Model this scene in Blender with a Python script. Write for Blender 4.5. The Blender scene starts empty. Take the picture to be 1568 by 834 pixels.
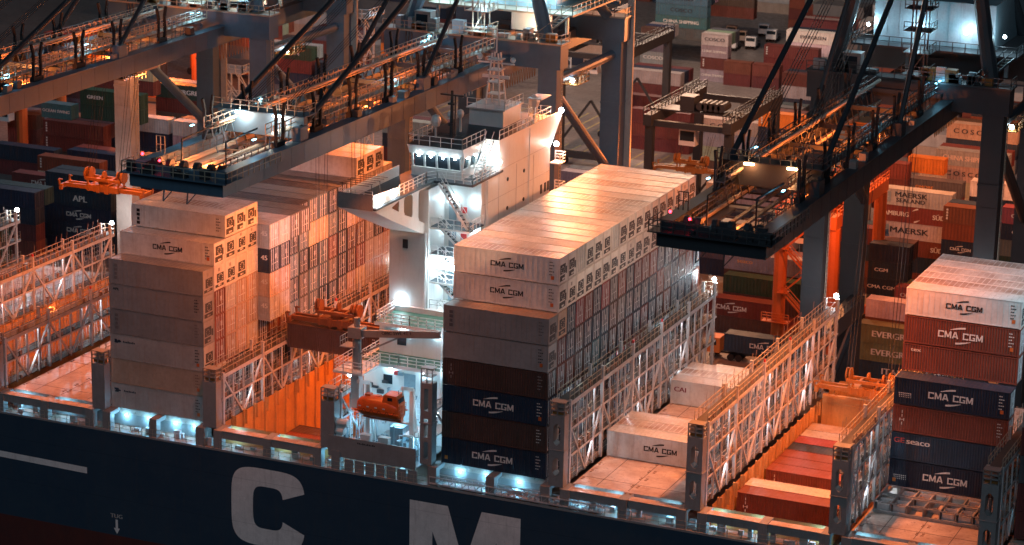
import bpy, math, random
from math import sin, cos, pi, radians, sqrt
from mathutils import Vector, Matrix
random.seed(11)
S = bpy.context.scene
COL = S.collection
WLOC = {}

# ------------------------------------------------------------------ mesh builder
class MB:
    def __init__(s): s.v=[]; s.f=[]; s.m=[]
    def face(s, pts, m=0):
        i=len(s.v); s.v += [tuple(p) for p in pts]; s.f.append(tuple(range(i,i+len(pts)))); s.m.append(m)
    def box(s, x0,x1,y0,y1,z0,z1, m=0):
        i=len(s.v)
        s.v += [(x0,y0,z0),(x1,y0,z0),(x1,y1,z0),(x0,y1,z0),(x0,y0,z1),(x1,y0,z1),(x1,y1,z1),(x0,y1,z1)]
        for q in ((3,2,1,0),(4,5,6,7),(0,1,5,4),(1,2,6,5),(2,3,7,6),(3,0,4,7)):
            s.f.append(tuple(i+k for k in q)); s.m.append(m)
    def bar(s, p, q, w, h=None, m=0, up=(0,0,1)):
        p=Vector(p); q=Vector(q); h=h or w; d=(q-p).normalized(); up=Vector(up)
        if abs(d.dot(up))>.97: up=Vector((1,0,0))
        a=d.cross(up).normalized()*(w/2); b=a.cross(d).normalized()*(h/2)
        i=len(s.v)
        for c in (p,q):
            for u,v in ((-1,-1),(1,-1),(1,1),(-1,1)): s.v.append(tuple(c+a*u+b*v))
        for k in ((0,1,2,3),(7,6,5,4),(0,4,5,1),(1,5,6,2),(2,6,7,3),(3,7,4,0)):
            s.f.append(tuple(i+j for j in k)); s.m.append(m)
    def tube(s, p, q, r, n=8, m=0, r2=None):
        p=Vector(p); q=Vector(q); r2=r if r2 is None else r2; d=(q-p).normalized()
        up=Vector((0,0,1)) if abs(d.z)<.95 else Vector((1,0,0))
        a=d.cross(up).normalized(); b=a.cross(d); i=len(s.v)
        for c,rr in ((p,r),(q,r2)):
            for k in range(n):
                t=2*pi*k/n; s.v.append(tuple(c+a*rr*cos(t)+b*rr*sin(t)))
        for k in range(n):
            s.f.append((i+k,i+(k+1)%n,i+n+(k+1)%n,i+n+k)); s.m.append(m)
        s.f.append(tuple(i+n-1-k for k in range(n))); s.m.append(m)
        s.f.append(tuple(i+n+k for k in range(n))); s.m.append(m)
    def path(s, pts, r, n=6, m=0):
        for a,b in zip(pts,pts[1:]): s.tube(a,b,r,n,m)
    def prism(s, poly, axis, a0, a1, m=0):
        def P(u,v,a): return {'x':(a,u,v),'y':(u,a,v),'z':(u,v,a)}[axis]
        n=len(poly)
        s.face([P(u,v,a0) for u,v in poly],m); s.face([P(u,v,a1) for u,v in reversed(poly)],m)
        for k in range(n):
            (u,v),(u2,v2)=poly[k],poly[(k+1)%n]
            s.face([P(u,v,a0),P(u,v,a1),P(u2,v2,a1),P(u2,v2,a0)],m)
    def ball(s, c, r, m=0, n=8, sz=1):
        i=len(s.v); R=n//2
        for a in range(R+1):
            for k in range(n):
                t=pi*a/R; u=2*pi*k/n
                s.v.append((c[0]+r*sin(t)*cos(u),c[1]+r*sin(t)*sin(u),c[2]+r*sz*cos(t)))
        for a in range(R):
            for k in range(n):
                s.f.append((i+a*n+k,i+(a+1)*n+k,i+(a+1)*n+(k+1)%n,i+a*n+(k+1)%n)); s.m.append(m)
    def rail(s, pts, h=1.1, step=1.6, t=.055, m=0, mids=2, post=True):
        for a,b in zip(pts,pts[1:]):
            a=Vector(a); b=Vector(b); L=(b-a).length; n=max(1,round(L/step)); up=Vector((0,0,1))
            for k in range(1,mids+1):
                hh=h*k/mids; s.bar(a+up*hh,b+up*hh,t,t,m)
            if post:
                for k in range(n+1):
                    p=a+(b-a)*k/n; s.bar(p,p+up*h,t*1.15,t*1.15,m)
    def mesh(s, name, mats):
        me=bpy.data.meshes.new(name); me.from_pydata(s.v,[],s.f)
        for mm in mats: me.materials.append(mm)
        if len(mats)>1: me.polygons.foreach_set('material_index',s.m)
        me.update(); return me
    def build(s, name, mats, parent=None, color=None, smooth=False):
        if not isinstance(mats,(list,tuple)): mats=[mats]
        me=s.mesh(name,mats)
        if smooth: me.polygons.foreach_set('use_smooth',[True]*len(me.polygons))
        return link(name, me, parent, color)

def link(name, data, parent=None, color=None, loc=None):
    o=bpy.data.objects.new(name,data); COL.objects.link(o)
    if loc: o.location=loc
    if parent:
        o.parent=parent
        if loc is None:      # geometry given in world coordinates
            w=WLOC.get(parent.name,Vector((0,0,0)))
            o.matrix_parent_inverse=Matrix.Translation(-w)
            WLOC[o.name]=Vector((0,0,0))
    if color: o.color=(*color,1)
    return o
def empty(name, loc):
    o=bpy.data.objects.new(name,None); COL.objects.link(o); o.location=loc; o.empty_display_size=.5
    WLOC[o.name]=Vector(loc); return o
def tag(o, label, cat, group=None, kind=None):
    if label: o['label']=label
    if cat: o['category']=cat
    if group: o['group']=group
    if kind: o['kind']=kind
    return o
def copy_tree(o, loc, parent=None):
    c=o.copy(); COL.objects.link(c)
    if parent: c.parent=parent
    if loc is not None: c.location=loc
    for ch in list(o.children): copy_tree(ch, None, c)
    return c

# ------------------------------------------------------------------ materials
def nodes(name):
    m=bpy.data.materials.new(name); m.use_nodes=True; nt=m.node_tree
    return m, nt, nt.nodes['Principled BSDF'], nt.nodes.new, nt.links.new
def mat(name, col, rough=.5, metal=0., dirt=.3, dcol=None, scale=.5, streak=0., scol=(.10,.045,.025), objcol=False, bump=0., spots=0., wet=0., seams=None, rustmix=0.):
    m,nt,b,N,L=nodes(name)
    tc=N('ShaderNodeTexCoord'); oi=N('ShaderNodeObjectInfo')
    add=N('ShaderNodeVectorMath'); add.operation='ADD'
    mul=N('ShaderNodeMath'); mul.operation='MULTIPLY'; mul.inputs[1].default_value=91.
    L(oi.outputs['Random'],mul.inputs[0]); L(tc.outputs['Object'],add.inputs[0]); L(mul.outputs[0],add.inputs[1])
    vec=add.outputs[0]
    def noise(sc,det=5,ro=.6,mp=None):
        n=N('ShaderNodeTexNoise'); n.inputs['Scale'].default_value=sc; n.inputs['Detail'].default_value=det; n.inputs['Roughness'].default_value=ro
        if mp:
            k=N('ShaderNodeMapping'); k.inputs['Scale'].default_value=mp; L(vec,k.inputs['Vector']); L(k.outputs[0],n.inputs['Vector'])
        else: L(vec,n.inputs['Vector'])
        return n.outputs['Fac']
    def ramp(src,a,b_):
        r=N('ShaderNodeMapRange'); r.inputs['From Min'].default_value=a; r.inputs['From Max'].default_value=b_; L(src,r.inputs['Value']); return r.outputs[0]
    def mix(fac,a,b_,k=1.):
        x=N('ShaderNodeMix'); x.data_type='RGBA'
        if isinstance(fac,float): x.inputs[0].default_value=fac
        else:
            q=N('ShaderNodeMath'); q.operation='MULTIPLY'; q.inputs[1].default_value=k; L(fac,q.inputs[0]); L(q.outputs[0],x.inputs[0])
        for s_,v in ((6,a),(7,b_)):
            if isinstance(v,tuple): x.inputs[s_].default_value=(*v,1)
            else: L(v,x.inputs[s_])
        return x.outputs[2]
    base=oi.outputs['Color'] if objcol else tuple(col)
    if objcol:
        dk=N('ShaderNodeMix'); dk.data_type='RGBA'; dk.blend_type='MULTIPLY'; dk.inputs[0].default_value=1; L(base,dk.inputs[6]); dk.inputs[7].default_value=(.55,.52,.5,1); d=dk.outputs[2]
    else: d=tuple(dcol) if dcol else tuple(c*.5 for c in col)
    c=mix(ramp(noise(scale),.38,.72),base,d,dirt) if dirt else base
    if dirt: c=mix(ramp(noise(scale*7,4),.45,.75),c,d,dirt*.7)
    if streak: c=mix(ramp(noise(1.,4,.65,(2.4,2.4,.22)),.53,.78),c,tuple(scol),streak)
    if spots: c=mix(ramp(noise(2.2,3,.7),.62,.72),c,tuple(scol),spots)
    if rustmix:                                  # some boxes carry older, browner coats
        rv=N('ShaderNodeMath'); rv.operation='FRACT'; r3=N('ShaderNodeMath'); r3.operation='MULTIPLY'; r3.inputs[1].default_value=7.31; L(oi.outputs['Random'],r3.inputs[0]); L(r3.outputs[0],rv.inputs[0])
        r4=N('ShaderNodeMath'); r4.operation='MULTIPLY'; L(ramp(rv.outputs[0],.25,.9),r4.inputs[0]); L(ramp(noise(.28,4),.3,.6),r4.inputs[1])
        c=mix(r4.outputs[0],c,(.22,.115,.065),rustmix)
    if seams:
        ax,per=seams; sp=N('ShaderNodeSeparateXYZ'); L(tc.outputs['Object'],sp.inputs[0])
        q=N('ShaderNodeMath'); q.operation='PINGPONG'; q.inputs[1].default_value=per; L(sp.outputs[ax],q.inputs[0])
        c=mix(ramp(q.outputs[0],.05,.0),c,tuple(x*.55 for x in col),.7)
    if isinstance(c,tuple): b.inputs['Base Color'].default_value=(*c,1)
    else: L(c,b.inputs['Base Color'])
    b.inputs['Metallic'].default_value=metal; b.inputs['Roughness'].default_value=rough
    if wet:
        rr=N('ShaderNodeMapRange'); L(noise(.9,4),rr.inputs['Value']); rr.inputs['From Min'].default_value=.35; rr.inputs['From Max'].default_value=.65
        rr.inputs['To Min'].default_value=rough; rr.inputs['To Max'].default_value=wet; L(rr.outputs[0],b.inputs['Roughness'])
    if bump:
        bp=N('ShaderNodeBump'); bp.inputs['Strength'].default_value=bump; bp.inputs['Distance'].default_value=.05; L(noise(scale*5),bp.inputs['Height']); L(bp.outputs[0],b.inputs['Normal'])
    return m
def emit(name, col, strength):
    m,nt,b,N,L=nodes(name); b.inputs['Base Color'].default_value=(0,0,0,1)
    b.inputs['Emission Color'].default_value=(*col,1); b.inputs['Emission Strength'].default_value=strength; return m

WARM=(1.,.205,.036); WARM2=(1.,.265,.07); WARM3=(1.,.30,.10); COOL=(.50,.84,1.); TEAL=(.28,.70,1.)
M=dict(
 paint=mat('container_paint',(.5,.5,.5),.46,dirt=.6,streak=.5,spots=.25,objcol=True,wet=.62),
 reefer=mat('reefer_panel',(.5,.5,.5),.42,dirt=.5,streak=.4,scol=(.25,.13,.07),objcol=True,scale=.35),
 reefroof=mat('reefer_roof',(.5,.5,.5),.45,dirt=.75,spots=.55,rustmix=.9,scol=(.2,.1,.06),objcol=True,scale=.4,wet=.34),
 seam=mat('roof_seam',(.5,.5,.5),.5,dirt=1.,objcol=True,scale=3.),
 door=mat('container_door',(.5,.5,.5),.62,dirt=.6,streak=.4,objcol=True,scale=.9),
 steel=mat('galvanised_rod',(.66,.68,.70),.35,.2,dirt=.3),
 dark=mat('dark_machinery',(.03,.033,.04),.55,dirt=.4),
 grating=mat('walkway_grating',(.085,.075,.07),.6,dirt=.5,scale=2.),
 gapshade=mat('opening_shade_tone',(.055,.085,.115),.5,dirt=.4),
 rubber=mat('black_rubber',(.015,.015,.017),.8,dirt=.2),
 hull=mat('hull_navy',(.021,.046,.078),.42,dirt=.7,dcol=(.036,.062,.09),scale=.12,streak=.3,scol=(.075,.062,.058),seams=(2,2.6)),
 boot=mat('hull_boot_topping',(.10,.022,.018),.6,dirt=.6,dcol=(.05,.02,.02),streak=.3),
 hulletter=mat('hull_letter_paint',(.80,.75,.72),.5,dirt=.35,dcol=(.40,.37,.35),scale=.8,streak=.4,scol=(.3,.26,.24),seams=(2,2.6)),
 deck=mat('deck_oxide',(.32,.20,.15),.55,dirt=.5,dcol=(.15,.09,.07),scale=.7,spots=.4),
 hatch=mat('hatch_cover_steel',(.56,.45,.39),.5,dirt=.75,dcol=(.26,.15,.11),scale=.35,spots=.75,scol=(.12,.05,.03),wet=.3),
 shipgrey=mat('ship_grey_paint',(.27,.255,.25),.5,dirt=.35,streak=.25),
 lash=mat('lashing_bridge_paint',(.52,.52,.53),.5,dirt=.45,dcol=(.26,.19,.16),streak=.35,scol=(.16,.07,.04),scale=.9),
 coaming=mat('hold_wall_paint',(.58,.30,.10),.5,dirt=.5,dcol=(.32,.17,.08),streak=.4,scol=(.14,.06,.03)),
 white=mat('ship_white_paint',(.70,.69,.67),.42,dirt=.22,dcol=(.5,.46,.42),scale=.3,streak=.22,scol=(.34,.22,.15)),
 wrail=mat('white_rail_paint',(.74,.74,.73),.4,dirt=.2),
 green=mat('deck_green',(.04,.13,.085),.55,dirt=.4),
 roofblue=mat('monkey_deck_paint',(.045,.06,.075),.5,dirt=.5),
 glass=mat('dark_glass',(.02,.03,.04),.08,dirt=0),
 boat=mat('lifeboat_orange',(.72,.13,.025),.3,dirt=.25,scale=1.2),
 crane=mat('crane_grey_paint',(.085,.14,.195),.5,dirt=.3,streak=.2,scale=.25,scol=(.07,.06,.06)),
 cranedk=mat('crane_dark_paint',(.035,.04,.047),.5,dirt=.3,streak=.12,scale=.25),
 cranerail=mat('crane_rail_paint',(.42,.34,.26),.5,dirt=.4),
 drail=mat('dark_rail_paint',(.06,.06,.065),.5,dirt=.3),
 palelit=mat('pale_lit_paint',(.40,.37,.34),.6,dirt=.4,streak=.3,scale=.3),
 house=mat('machinery_house_sheet',(.30,.40,.45),.4,.2,dirt=.4,streak=.3),
 yellow=mat('spreader_yellow',(.34,.14,.03),.5,dirt=.6,dcol=(.20,.09,.03),streak=.3,scale=1.3),
 rust=mat('rusty_spreader',(.16,.06,.03),.6,dirt=.6,streak=.3),
 rtg=mat('gantry_orange',(.48,.12,.03),.48,dirt=.35,streak=.25),
 asphalt=mat('quay_asphalt',(.20,.175,.165),.6,dirt=.6,dcol=(.11,.095,.09),scale=.06,bump=.1,wet=.3),
 quaywall=mat('quay_concrete',(.2,.19,.18),.8,dirt=.5,streak=.4),
 line=mat('road_paint',(.45,.38,.16),.6,dirt=.5),
 redsign=mat('red_sign_paint',(.55,.04,.04),.5,dirt=.2),
 black=mat('lettering_black',(.012,.012,.014),.5,dirt=0),
 letter=mat('lettering_paint',(.5,.5,.5),.5,dirt=.25,objcol=True,scale=1.5),
 lampt=emit('lamp_teal',(.25,.75,1.),9), lampw=emit('lamp_white',(.75,.93,1.),40), lampo=emit('lamp_amber',(1.,.55,.25),40), lampr=emit('lamp_red',(1.,.02,.04),12),
 winlit=emit('lit_window',(.55,.9,1.),1.6),
)
# still dark water, procedural ripples
mw,nt,b,N,L=nodes('harbour_water'); b.inputs['Base Color'].default_value=(.01,.017,.022,1); b.inputs['Roughness'].default_value=.12
n_=N('ShaderNodeTexNoise'); n_.inputs['Scale'].default_value=.35; n_.inputs['Detail'].default_value=6; bp=N('ShaderNodeBump'); bp.inputs['Strength'].default_value=.5; L(n_.outputs['Fac'],bp.inputs['Height']); L(bp.outputs[0],b.inputs['Normal']); M['water']=mw

# ------------------------------------------------------------------ lettering
TC={}
def text_mesh(s, h, sx=1., bold=.0, mat_='letter'):
    k=(s,round(h,3),sx,bold,mat_)
    if k in TC: return TC[k]
    cu=bpy.data.curves.new('lettering','FONT'); cu.body=s; cu.align_x='CENTER'; cu.align_y='CENTER'; cu.size=h/.69; cu.resolution_u=3; cu.extrude=.004
    ob=bpy.data.objects.new('lettering',cu); COL.objects.link(ob)
    bpy.context.view_layer.update()
    me=bpy.data.meshes.new_from_object(ob.evaluated_get(bpy.context.evaluated_depsgraph_get()))
    bpy.data.objects.remove(ob)
    for v in me.vertices:
        x,y,z=v.co; v.co=(x*sx,-z,y)
    if bold:                                   # heavier strokes: side by side copies a hair apart in depth
        V=[tuple(v.co) for v in me.vertices]; F=[tuple(p.vertices) for p in me.polygons]; n=len(V); VV=[];FF=[]
        for i,d in enumerate((-1,0,1)):
            VV+=[(x+d*h*.05,y-.0015*(i+1),z+(0 if d else .0)) for x,y,z in V]; FF+=[tuple(k+i*n for k in f_) for f_ in F]
        me=bpy.data.meshes.new('lettering'); me.from_pydata(VV,[],FF)
    me.materials.clear(); me.materials.append(M[mat_]); me.name='lettering'; TC[k]=me; return me
def wide_word(word,h,w):
    """square shouldered wide capitals drawn with thick strokes; w = total width"""
    k=('ww',word,h,w)
    if k in TC: return TC[k]
    G={'C':[((1,.9),(.12,.9)),((.1,1),(.1,0)),((.12,.1),(1,.1)),((.9,1),(.9,.74)),((.9,.26),(.9,0))],
       'G':[((1,.9),(.12,.9)),((.1,1),(.1,0)),((.12,.1),(1,.1)),((.9,1),(.9,.76)),((.9,.44),(.9,0)),((.58,.42),(1,.42))],
       'M':[((.09,0),(.09,1)),((.91,0),(.91,1)),((.12,1),(.5,.12)),((.88,1),(.5,.12))],
       'A':[((.06,0),(.46,1)),((.94,0),(.54,1)),((.22,.28),(.78,.28))]}
    adv={'C':1.,'G':1.02,'M':1.22,'A':1.08,' ':.5}; tot=sum(adv[c]+.2 for c in word)-.2; sc=w/tot; mb=MB(); x=-w/2; st=.18*h; q=0
    for c in word:
        for (u,v),(u2,v2) in G.get(c,[]):
            a=Vector((x+u*adv[c]*sc,0,(v-.5)*h)); b_=Vector((x+u2*adv[c]*sc,0,(v2-.5)*h)); d=(b_-a).normalized()
            t=st*(1.15 if abs(d.z)>.5 else 1)/2*(1. if c!='M' or abs(d.x)<.05 else .9); nn=Vector((-d.z,0,d.x))*t; y=-.0006*q; q+=1
            mb.face([(p.x,y,p.z) for p in (a-nn,b_-nn,b_+nn,a+nn)])
        x+=(adv[c]+.2)*sc
    me=mb.mesh('lettering',[M['letter']]); TC[k]=me; return me
def swoosh(w,h):
    k=('sw',w,h)
    if k in TC: return TC[k]
    mb=MB()
    for sg in (1,-1):
        P=[]; n=14
        for i in range(n+1):
            t=i/n; P.append((Vector((-.25*w+.36*w*t,0,h*(.74+.55*sin(t*pi/2)))),(.04*h+.23*h*sin(pi*min(1,t*.66)))))
        for (p,wd),(q,wd2) in zip(P,P[1:]):
            mb.face([(sg*p.x,0,sg*p.z),(sg*q.x,0,sg*q.z),(sg*q.x,0,sg*(q.z-wd2)),(sg*p.x,0,sg*(p.z-wd))])
    me=mb.mesh('emblem',[M['letter']]); TC[k]=me; return me
def vtext(s): return '\n'.join(s)
# ------------------------------------------------------------------ containers
W=2.438; PROTO={}
def corr(mb, L, h, y, sgn, z0, z1, x0, x1, pitch=.28, dep=.05, m=0):
    n=int((x1-x0)/pitch); p=(x1-x0)/n; xs=[]
    for i in range(n):
        a=x0+i*p; xs += [(a,0),(a+p*.26,0),(a+p*.5,dep),(a+p*.76,dep)]
    xs.append((x1,0))
    for (a,d),(b_,e) in zip(xs,xs[1:]):
        mb.face([(a,y+sgn*d,z0),(b_,y+sgn*e,z0),(b_,y+sgn*e,z1),(a,y+sgn*d,z1)],m)
def proto(kind):
    if kind in PROTO: return PROTO[kind]
    reef=kind.startswith('r'); L={'4':12.19,'2':6.06,'5':13.72}[kind[1]]; h=2.93 if kind.endswith('h') else 2.591
    a=L/2; w=W/2; d={}
    fr=MB()
    for x in (-a,a-.16):
        for y in (-w,w-.16): fr.box(x,x+.16,y,y+.16,.12,h-.12)
    for x in (-a-.004,a-.174):
        for y in (-w-.004,w-.174):
            for z in (0,h-.118): fr.box(x,x+.178,y,y+.178,z,z+.118,1)
    for y in (-w+.002,w-.102):
        fr.box(-a+.17,a-.17,y,y+.1,.04,.17); fr.box(-a+.17,a-.17,y,y+.1,h-.1,h-.012)
    for x in (-a+.002,a-.102):
        fr.box(x,x+.1,-w+.17,w-.17,.04,.17); fr.box(x,x+.1,-w+.17,w-.17,h-.12,h-.012)
    fr.box(a-.12,a-.1,-w+.1,w-.1,.1,h-.1,2)
    d['frame']=fr.mesh('frame',[M['paint'],M['paint'],M['dark']])
    wl=MB()
    if reef:
        wl.box(-a+.03,a-.03,-w+.03,w-.03,.16,h-.03)
        for i in range(1,int(L/.6)):
            x=-a+i*.6
            for y in (-w+.014,w-.03): wl.box(x,x+.05,y,y+.016,.18,h-.11)
            wl.box(x,x+.09,-w+.12,w-.12,h-.03,h-.018,2)
        wl.face([(-a+.05,-w+.05,h-.026),(a-.05,-w+.05,h-.026),(a-.05,w-.05,h-.026),(-a+.05,w-.05,h-.026)],1)
        d['wall']=wl.mesh('wall',[M['reefer'],M['reefroof'],M['seam']])
        d['refrigeration_unit']=[]
        for vr in range(4):
            u=MB(); X=a-.10; fx=(.1,-.25,.2,0.)[vr]; fz=(1.45,1.5,1.3,1.55)[vr]; fr_=(.4,.34,.44,.36)[vr]
            u.box(X,X+.05,-w+.16,w-.16,.18,h-.13)                       # white panel frame
            X+=.052
            u.box(X-.02,X+.03,(-.74,-.9,-.6,-.82)[vr],(.8,.55,.92,.7)[vr],(.92,1.05,.8,1.1)[vr],(2.02,2.1,1.85,2.15)[vr],1); u.box(X-.02,X+.028,-.92,(.92,.4,.92,.75)[vr],.3,(.78,.9,.62,.95)[vr],1)
            if vr in (1,3): u.box(X-.02,X+.028,.62,.95,.9,1.7,1)
            for k in range(10):
                t=2*pi*k/10; u.tube((X+.02,fx+fr_*cos(t),fz+fr_*sin(t)),(X+.05,fx+fr_*cos(t),fz+fr_*sin(t)),.06 if vr%2 else .08,5,0)
            u.box(X,X+.04,-.3,.1,.4,.6); u.box(X,X+.04,.2,.36,.42,.58); u.box(X-.01,X+.015,-.8,-.45,2.2,2.4,1); u.box(X-.01,X+.015,.35,(.7,.5,.9,.6)[vr],2.24,2.42,1)
            if vr==2: u.box(X-.01,X+.02,-.3,.1,2.1,2.5,2)
            d['refrigeration_unit'].append(u.mesh('refrigeration_unit',[M['door'],M['dark'],M['shipgrey']]))
    else:
        corr(wl,L,h,-w+.012,1,.16,h-.09,-a+.16,a-.16); corr(wl,L,h,w-.012,-1,.16,h-.09,-a+.16,a-.16)
        n=int(L/.42); p=(L-.2)/n
        for i in range(n):
            x=-a+.1+i*p; z=h-.03
            wl.face([(x,-w+.05,z),(x+p*.5,-w+.05,z-.02),(x+p*.5,w-.05,z-.02),(x,w-.05,z)]); wl.face([(x+p*.5,-w+.05,z-.02),(x+p,-w+.05,z),(x+p,w-.05,z),(x+p*.5,w-.05,z-.02)])
        wl.box(-a+.03,-a+.07,-w+.1,w-.1,.1,h-.1); wl.box(-a+.05,a-.1,-w+.08,w-.08,.1,.16)
        d['wall']=wl.mesh('wall',[M['paint']])
        for sd,nm in ((-1,'doorL'),(1,'doorR')):
            q=MB(); y0,y1=(-w+.21,-.03) if sd<0 else (.03,w-.21); X=a-.09
            for k in range(5):
                zz=.22+k*(h-.40)/5; q.box(X,X+.035,y0,y1,zz,zz+(h-.40)/5-.07); q.box(X,X+.012,y0,y1,zz+(h-.40)/5-.069,zz+(h-.40)/5-.001)
            for f_ in (.3,.76):
                y=y0+(y1-y0)*f_; q.tube((X+.07,y,.12),(X+.07,y,h-.12),.042,5,1)
                q.bar((X+.075,y-.02,1.05),(X+.075,y+.26*(-sd),1.0),.05,.06,1)
                for z in (.35,h*.5,h-.35): q.box(X+.03,X+.08,y-.06,y+.06,z-.05,z+.05,1)
            if sd>0: q.box(X+.036,X+.045,y0+.15,y0+.5,h*.52,h*.7,1)
            d[nm]=q.mesh('door',[M['door'],M['steel']])
    d['L']=L; d['h']=h; PROTO[kind]=d; return d
CN=[0]
def container(kind, x, y, z, col, label, group, logo=None, lc=(.75,.72,.68), cat='container', ends=True):
    """x,y,z: near left bottom corner; kind r/d + 4/2/5 + s/h"""
    d=proto(kind); L,h=d['L'],d['h']; CN[0]+=1
    name={'r4':'refrigerated_container','d2':'short_shipping_container','r2':'refrigerated_container'}.get(kind[:2],'shipping_container')
    r=empty(name,(x+L/2,y+W/2,z)); tag(r,label,cat,group)
    jit=random.uniform(.82,1.12); c=tuple(min(.85,k*jit) for k in col)
    for nm in ('wall','frame'): link(nm,d[nm],r,c,(0,0,0))
    if ends:
        if 'refrigeration_unit' in d: link('refrigeration_unit',random.choice(d['refrigeration_unit']),r,tuple(min(.8,k*1.05) for k in c),(0,0,0))
        else:
            link('door',d['doorL'],r,c,(0,0,0)); link('door',d['doorR'],r,c,(0,0,0))
    if logo: decorate(r,L,h,logo,lc)
    return r
def put(r, me, x, z, lc, y=-W/2-.006, name='lettering'): return link(name,me,r,lc,(x,y,z))
def decorate(r,L,h,logo,lc):
    kinds=logo if isinstance(logo,list) else [logo]
    for lg in kinds:
        if lg=='cma':  # wide bold word pair with two swooshes
            k=.78 if L>10 else .62
            put(r,wide_word('CMA CGM',.72*k/.78,4.7*k/.78),-.1,h*.5,lc); put(r,swoosh(4.6*k/.78,.74*k/.78),-.1,h*.5,lc,name='emblem')
        elif lg=='cmar':
            put(r,wide_word('CMA CGM',.58,3.8),.1,h*.52,lc); put(r,swoosh(3.8,.6),.1,h*.52,lc,name='emblem')
        elif lg=='mark':
            mb=MB()
            for i in range(5):
                for j in range(3 if i%2 else 2): mb.box(L/2-1.15+j*.2,L/2-1.0+j*.2,-W/2-.008,-W/2-.002,h-.55-i*.34,h-.45-i*.34)
            mb2=mb.mesh('marking',[M['letter']]); link('marking',mb2,r,lc,(0,0,0))
        elif lg=='placard':
            mb=MB(); mb.box(L/2-.95,L/2-.6,-W/2-.009,-W/2-.002,.55,.95); link('placard',mb.mesh('placard',[M['letter']]),r,(.55,.13,.03),(0,0,0))
        elif lg=='placardL':
            mb=MB(); mb.box(-L/2+.4,-L/2+.75,-W/2-.009,-W/2-.002,.5,.9); link('placard',mb.mesh('placard',[M['letter']]),r,(.6,.18,.03),(0,0,0))
        elif lg=='vert':
            put(r,text_mesh('工\n工\nH\n工'.replace('工','I'),.3,2.0,.0),-L/2+1.0,h*.55,lc)
        elif lg=='vertdark':
            mb=MB()
            for i,(a,b_) in enumerate(((.0,.3),(.0,.3),(.05,.25),(0,.3))): mb.box(-L/2+.7+a,-L/2+.7+b_+.12,-W/2-.009,-W/2-.002,h-.85-i*.48,h-.5-i*.48)
            link('marking',mb.mesh('marking',[M['letter']]),r,lc,(0,0,0))
        elif lg=='emblem':
            mb=MB()
            for i in range(9):
                u=random.uniform(-.38,.38); v=random.uniform(-.2,.2); mb.box(-L/2+.95+u-.16,-L/2+.95+u+.16,-W/2-.008-.001*i,-W/2-.002,h*.72+v-.07,h*.72+v+.07)
            for i in range(8): mb.box(-L/2+1.7+i*.2,-L/2+1.83+i*.2,-W/2-.008,-W/2-.002,h*.69,h*.69+(.16 if i%3 else .22))
            link('emblem',mb.mesh('emblem',[M['letter']]),r,(.02,.035,.06),(0,0,0))
        elif lg=='dashes':
            mb=MB()
            for i in range(3):
                for j in range(7): mb.box(-L/2+.5+j*.2+(i*7%3)*.03,-L/2+.63+j*.2,-W/2-.008,-W/2-.002,h*.42-i*.2,h*.42-i*.2+.1)
            link('marking',mb.mesh('marking',[M['letter']]),r,lc,(0,0,0))
        elif isinstance(lg,tuple):
            s,hh,sx,xo,zo=lg[:5]; put(r,text_mesh(s,hh,sx,.01),xo,h*zo,lg[5] if len(lg)>5 else lc)
ORD=['bottom','second','third','fourth','fifth','sixth','seventh','eighth','ninth']
ROW=['hull side','second','third','fourth','fifth','sixth','seventh','eighth','ninth','tenth','eleventh','twelfth','thirteenth','fourteenth','fifteenth','sixteenth','seventeenth','eighteenth','nineteenth']
CC=dict(navy=(.015,.029,.056),blue=(.022,.05,.085),teal=(.05,.14,.17),rust=(.19,.052,.034),maroon=(.135,.032,.03),brown=(.085,.045,.037),grey=(.30,.30,.30),white=(.68,.67,.64),beige=(.46,.34,.26),pgrey=(.46,.44,.42),green=(.018,.05,.035),olive=(.16,.16,.085),orange=(.62,.19,.03),dgrey=(.11,.115,.12),pink=(.28,.07,.08),cream=(.6,.52,.38),black=(.03,.03,.035),steel=(.11,.19,.26))
CNM=dict(navy='navy',blue='blue',teal='teal',rust='rust red',maroon='maroon',brown='brown',grey='grey',white='white',beige='beige',pgrey='pale grey',green='dark green',olive='olive green',orange='orange',dgrey='dark grey',pink='pinkish red',cream='cream',black='black',steel='steel blue')
RP=2.51
def deck_stack(bx, row, spec, where, group, pitch=2.98):
    """spec: list from the bottom of (kind,colour,logo,lettercolour,dx)"""
    z=0.03
    for t,s in enumerate(spec):
        kind,cn=s[0],s[1]; logo=s[2] if len(s)>2 else None; lc=s[3] if len(s)>3 else (.62,.60,.57); dx=s[4] if len(s)>4 else 0
        typ='refrigerated container' if kind[0]=='r' else 'container'
        rw='hull side row' if row==0 else ROW[row]+' row from hull'
        lab=f"{CNM[cn]} {typ}, {ORD[t]} tier, {rw}, {where}"
        container(kind,bx+dx,row*RP+.03,z,CC[cn],lab,group,logo,lc)
        z+=(pitch if kind.endswith('h') else 2.66)

K=(.015,.015,.018); WL=(.66,.64,.60)
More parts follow.
